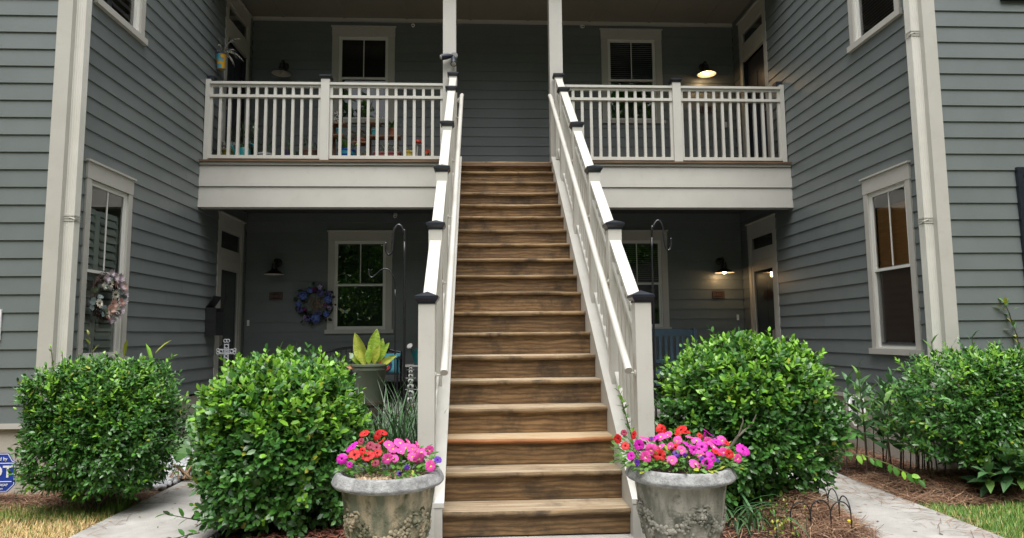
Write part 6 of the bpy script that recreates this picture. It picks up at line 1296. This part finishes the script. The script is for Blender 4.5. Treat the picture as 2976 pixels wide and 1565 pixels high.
for k in range(7): sprig(tr, (-1.74 + .045 * k, 4.70, 3.84), (-1.74 + .045 * k + R(-.03, .03), 4.68, 3.84 + R(.05, .13)), 6, .04, [LEAF, LEAFY, mat('pale_succulent', (.35, .42, .36), .5)], [0, 1, 2], 480 + k)
ms = thing('mushroom_ornament', (-1.20, 4.70, DECK), 'red capped mushroom ornament on a white stick behind the balcony railing', 'ornament')
mb = MB(); mb.tube([(-1.21, 4.70, DECK), (-1.185, 4.70, 4.0)], .011, 8); mb.build('stick', mat('ornament_white', (.62, .60, .54), .5), ms); mb = MB(); mb.lathe((-1.183, 4.70, 3.985), [(.052, 0), (.054, .008), (.044, .03), (.02, .048), (.001, .052)], 18, axis=(.12, -.1, 1)); mb.build('mushroom_cap', mat('mushroom_red', (.50, .04, .03), .35), ms, smooth=True)
# dark plants at the left end, behind the railing
bd = thing('dark_foliage_plant', (-3.62, 5.2, DECK), 'tall dark leafy plant in the shade at the left end of the balcony', 'plant')
pot('pot', (-3.62, 5.2, DECK), .10, .13, .22, mat('dark_pot', (.03, .03, .03), .6), bd)
for k in range(26): sprig(bd, (-3.62 + R(-.05, .05), 5.2 + R(-.05, .05), DECK + .2), (-3.62 + R(-.33, .40), 5.15 + R(-.3, .2), DECK + R(.35, .86)), 8, .085, [LEAFD, LEAF, BLADEG], [0, 0, 1, 2], 500 + k, width=.9)
for (x, y, hh_, lab, sd0) in ((-3.05, 5.35, .55, 'dark leafy plant in the shade near the middle of the left balcony section', 530), (-2.62, 5.0, .45, 'leafy plant in a dark pot just behind the middle post of the left balcony', 550), (-2.33, 5.62, .7, 'climbing green plant beside the upper left balcony window', 570)):
    bd = thing('dark_foliage_plant', (x, y, DECK), lab, 'plant'); pot('pot', (x, y, DECK), .08, .10, .2, mat('dark_pot', (.03, .03, .03), .6), bd)
    for k in range(14): sprig(bd, (x + R(-.04, .04), y + R(-.04, .04), DECK + .18), (x + R(-.2, .2), y + R(-.2, .12), DECK + hh_ * R(.6, 1.1)), 8, .075, [LEAFD, LEAF], [0, 0, 1], sd0 + k, width=.9)
# cedar plant stand in front of the upper left window with small pots on its shelves
ps = thing('tiered_plant_stand', (-2.0, 5.35, DECK), 'reddish wooden tiered plant stand in front of the upper left balcony window', 'plant stand')
def pb(name, q): mb = MB(); mb.box(*q); mb.build(name, CEDAR, ps)
for x in (-2.50, -1.965, -1.845, -1.56): pb('post', (x - .018, x + .018, 5.40, 5.43, DECK + .001, 4.46 if x in (-1.965, -1.845) else (4.44 if x < -2.4 else 4.24)))
for q in ((-2.52, -2.30, 4.425, 4.445), (-2.55, -2.33, 4.245, 4.27), (-2.19, -1.945, 4.14, 4.165), (-2.01, -1.80, 4.445, 4.47), (-1.985, -1.50, 4.235, 4.26), (-2.55, -2.4, 3.75, 3.775)):
    for yy in (5.22, 5.29, 5.36): pb('shelf_slat', (q[0], q[1], yy, yy + .05, q[2], q[3]))
for (x, z, m, r, h, lab, pl) in ((-2.40, 4.27, mat('aqua_glaze', (.05, .24, .26), .3), .04, .10, 'small aqua pot on the left shelf of the plant stand', None), (-1.89, 4.26, mat('aqua_glaze', (.05, .24, .26), .3), .036, .10, 'small aqua jar between the plant stand posts', None), (-1.62, 4.26, TERRA, .045, .12, 'terracotta pot with dark leaves on the right shelf of the plant stand', 'spiky'), (-2.08, 4.165, TERRA, .06, .05, 'low clay dish with grey succulents on the plant stand', 'small'), (-1.68, DECK, TERRA, .07, .33, 'stacked terracotta strawberry pot under the plant stand', 'small')):
    potted('potted_plant', lab, x, 5.30, r, r * 1.15, h, m, z=z, plant=pl, seed=int(600 + x * -10), lip=.006)
rw = thing('driftwood_ornament', (-2.12, 5.42, 4.28), 'dark gnarled driftwood ornament with a round hole on the plant stand', 'ornament')
mb = MB(); rng = np.random.RandomState(9); mb.tube([(-2.08 + .055 * math.cos(t), 5.34, 4.30 + .06 * math.sin(t)) for t in np.linspace(0, 6.28, 14)], [.02 + .012 * rng.uniform() for _ in range(14)], 7)
for k in range(12): mb.tube([(-2.30 + R(0, .2), 5.34, 4.17 + R(0, .1)), (-2.30 + R(0, .3), 5.34, 4.25 + R(0, .1)), (-2.25 + R(0, .3), 5.34, 4.2 + R(0, .16))], [.02, .018, .01], 6)
mb.build('wood', mat('driftwood', (.06, .05, .045), .9), rw)
lt = thing('lattice_lantern', (-2.42, 5.3, 4.446), 'pierced pale lantern on the top left shelf of the plant stand', 'lantern')
mb = MB(); mb.box(-2.475, -2.365, 5.25, 5.35, 4.446, 4.62); mb.build('shade', mat('pierced_shade', (.32, .31, .27), .7, col2=(.03, .03, .03), scale=55, detail=0, lo=.48, hi=.52), lt)
# painted wall pot at the left end of the balcony
wp = thing('wall_pot', (-3.92, 4.68, 5.0), 'brightly painted wall pot with striped spider plant leaves on the upper left wall', 'potted plant')
mb = MB(); mb.lathe((-3.90, 4.66, 5.0), [(.050, 0), (.054, .01), (.072, .20), (.074, .205), (.062, .206), (.05, .18)], 24); mb.build('pot', mat('painted_pot', (.65, .36, .03), .4, col2=(.05, .36, .48), scale=13, detail=1, lo=.47, hi=.55, col3=(.62, .10, .04), scale3=16, amt3=.9, lo3=.54, hi3=.58), wp, auto=50)
mb = MB(); mb.lathe((-3.90, 4.66, 5.205), [(.076, 0), (.076, .03), (.06, .032)], 24); mb.build('pot_rim', mat('rim_dark_blue', (.02, .03, .07), .4), wp)
STR = mat('striped_leaf', (.07, .075, .06), .5, col2=(.42, .40, .36), scale=3, stretch=(.1, 60, .1), detail=0, lo=.5, hi=.54)
rng = np.random.RandomState(44)
for k in range(20):
    a, e = rng.uniform(0, 6.28), rng.uniform(-.15, 1.2); L = rng.uniform(.24, .42); pts = []; p = np.array([-3.88, 4.63, 5.22]); el = e; d = np.array([math.cos(a) * .6 + .35, math.sin(a) * .8 - .2])
    for i in range(7): pts.append(tuple(p)); p = p + np.array([d[0] * math.cos(el), d[1] * math.cos(el), math.sin(el)]) * L / 6; p[0] = max(p[0], XL + .03); el -= .28
    mb = MB(); vs = []
    for i, q in enumerate(pts): w = .015 * (1 - (i / 6.2) ** 2); vs += [(q[0], q[1], q[2] - w), (q[0] + .002, q[1] - .004, q[2] + w)]
    mb.add(vs, [(2 * i, 2 * i + 1, 2 * i + 3, 2 * i + 2) for i in range(6)]); mb.build('leaf', STR, wp, smooth=True)

# ------------------------------------------------------------------ across the lawn, behind the camera: what the porch windows mirror, and foliage added to dim the porch
def tree(x, y, h, r, seed, label):
    rng = np.random.RandomState(seed); root = thing('shade_tree', (x, y, 0), label, 'tree', 'trees across the lawn behind the viewer')
    mb = MB(); mb.tube([(x, y, -.1), (x + .1, y, h * .3), (x + rng.normal(0, .2), y, h * .6), (x, y, h * .9)], [.28, .22, .14, .04], 8)
    for k in range(9):
        a = rng.uniform(0, 6.28); z = h * rng.uniform(.3, .7); mb.tube([(x, y, z), (x + r * .4 * math.cos(a), y + r * .4 * math.sin(a), z + h * .1), (x + r * .8 * math.cos(a), y + r * .8 * math.sin(a), z + h * .18)], [.08, .05, .015], 6)
    mb.build('trunk', TWIG, root)
    n = 24000; cl = np.stack([rng.normal(0, r * .6, 46), rng.normal(0, r * .5, 46), rng.uniform(h * .12, h, 46)], -1); cl[:, :2] *= np.clip(1.25 - (cl[:, 2:] / h - .45) ** 2 * 3, .3, 1.3)
    c = cl[rng.randint(46, size=n)]; pos = np.array([x, y, 0]) + c + rng.normal(0, r * .17, (n, 3)); d = nrm(rng.normal(size=(n, 3)) - np.array([0, 0, .3]))
    scatter('crown', LEAF2_V, LEAF2_F, pos, frames(d, nrm(rng.normal(size=(n, 3)) + np.array([0, 0, 1.]))), rng.uniform(.12, .24, n), rng.choice(3, n, p=[.5, .2, .3]), [LEAF, LEAFD, LEAFY], root, 'stuff')
for k, (x, y, h, r, lab) in enumerate(((-8.5, -21, 9.5, 3.6, 'broad green tree mirrored in the left porch window'), (-3.5, -26, 10.5, 4.2, 'green tree behind the viewer facing the left porch'), (2.4, -27, 10.5, 4.2, 'green tree behind the viewer facing the stairs'), (7.6, -29, 11.5, 4.2, 'tall green tree behind the shingled house across the lawn'), (14.5, -23, 11.0, 4.4, 'green tree across the lawn at the far right end of the row'),
                                               (-14, -20, 11.0, 4.6, 'green tree across the lawn left of the broad one'), (-21, -15, 12.0, 5.0, 'wide green tree at the left end of the row across the lawn'), (-11, -15, 14.5, 4.2, 'tall unseen tree added left of the pale garage to dim the porch'), (13, -17, 15.0, 4.4, 'tall unseen tree added near the shingled house to dim the porch'))): tree(x, y, h, r, 700 + k, lab)  # the two tall trees are added to cut sky light into the porch
rng = np.random.RandomState(77); n = 130000; a = rng.uniform(math.radians(178), math.radians(362), n); rr = rng.uniform(25, 31, n)  # added ring of unseen foliage, raised to keep low sky light off the porch
gap = np.clip((np.abs(np.degrees(a) - 270) - 13) / 8, 0, 1)          # a lower break in the tree line straight across the lawn
zz = rng.uniform(0, 1, n) ** .9 * ((11.0 + (10.5 - 9.5 * np.clip((np.abs(np.degrees(a) - 270) - 55) / 15, 0, 1)) * gap) + 1.6 * np.sin(a * 17) + 1.3 * np.sin(a * 41 + 1) + .8 * np.sin(a * 97))
d = nrm(rng.normal(size=(n, 3))); tag(scatter('light_block_foliage', LEAF2_V, LEAF2_F, np.stack([rr * np.cos(a), rr * np.sin(a), zz], -1), frames(d, nrm(rng.normal(size=(n, 3)) + np.array([0, 0, 1.]))), rng.uniform(.45, .8, n), rng.choice(3, n, p=[.5, .3, .2]), [LEAF, LEAFD, LEAFY]), kind='stuff')
hs = thing('neighbour_house', (10.5, -21, 0), 'low house with a grey shingled hip roof across the lawn behind the viewer', 'house')
mb = MB(); mb.box(6.2, 15.5, -26, -19, 0, 2.6); mb.build('wall', SIDING, hs)
mb = MB(); mb.add([(5.7, -26.5, 2.6), (16, -26.5, 2.6), (16, -18.5, 2.6), (5.7, -18.5, 2.6), (9.4, -22.5, 5.6), (12.3, -22.5, 5.6)], [(0, 1, 2, 3), (3, 2, 5, 4), (2, 1, 5), (1, 0, 4, 5), (0, 3, 4)]); mb.build('roof', mat('grey_shingle', (.16, .145, .14), .9, col2=(.10, .095, .09), scale=3, stretch=(1, 1, 6)), hs)
hs = thing('neighbour_garage', (-9.6, -16, 0), 'pale gabled garage across the lawn mirrored at the edge of the left porch window', 'house')
mb = MB(); mb.box(-13.5, -8.1, -19, -14.5, 0, 2.7); mb.build('wall', TRIM, hs); mb = MB(); mb.add([(-13.8, -19.3, 2.7), (-7.5, -19.3, 2.7), (-7.5, -14.2, 2.7), (-13.8, -14.2, 2.7), (-13.8, -16.7, 4.4), (-10.0, -16.7, 4.4)], [(0, 1, 2, 3), (3, 2, 5, 4), (1, 0, 4, 5), (2, 1, 5), (0, 3, 4)]); mb.build('roof', MATS['grey_shingle'], hs)
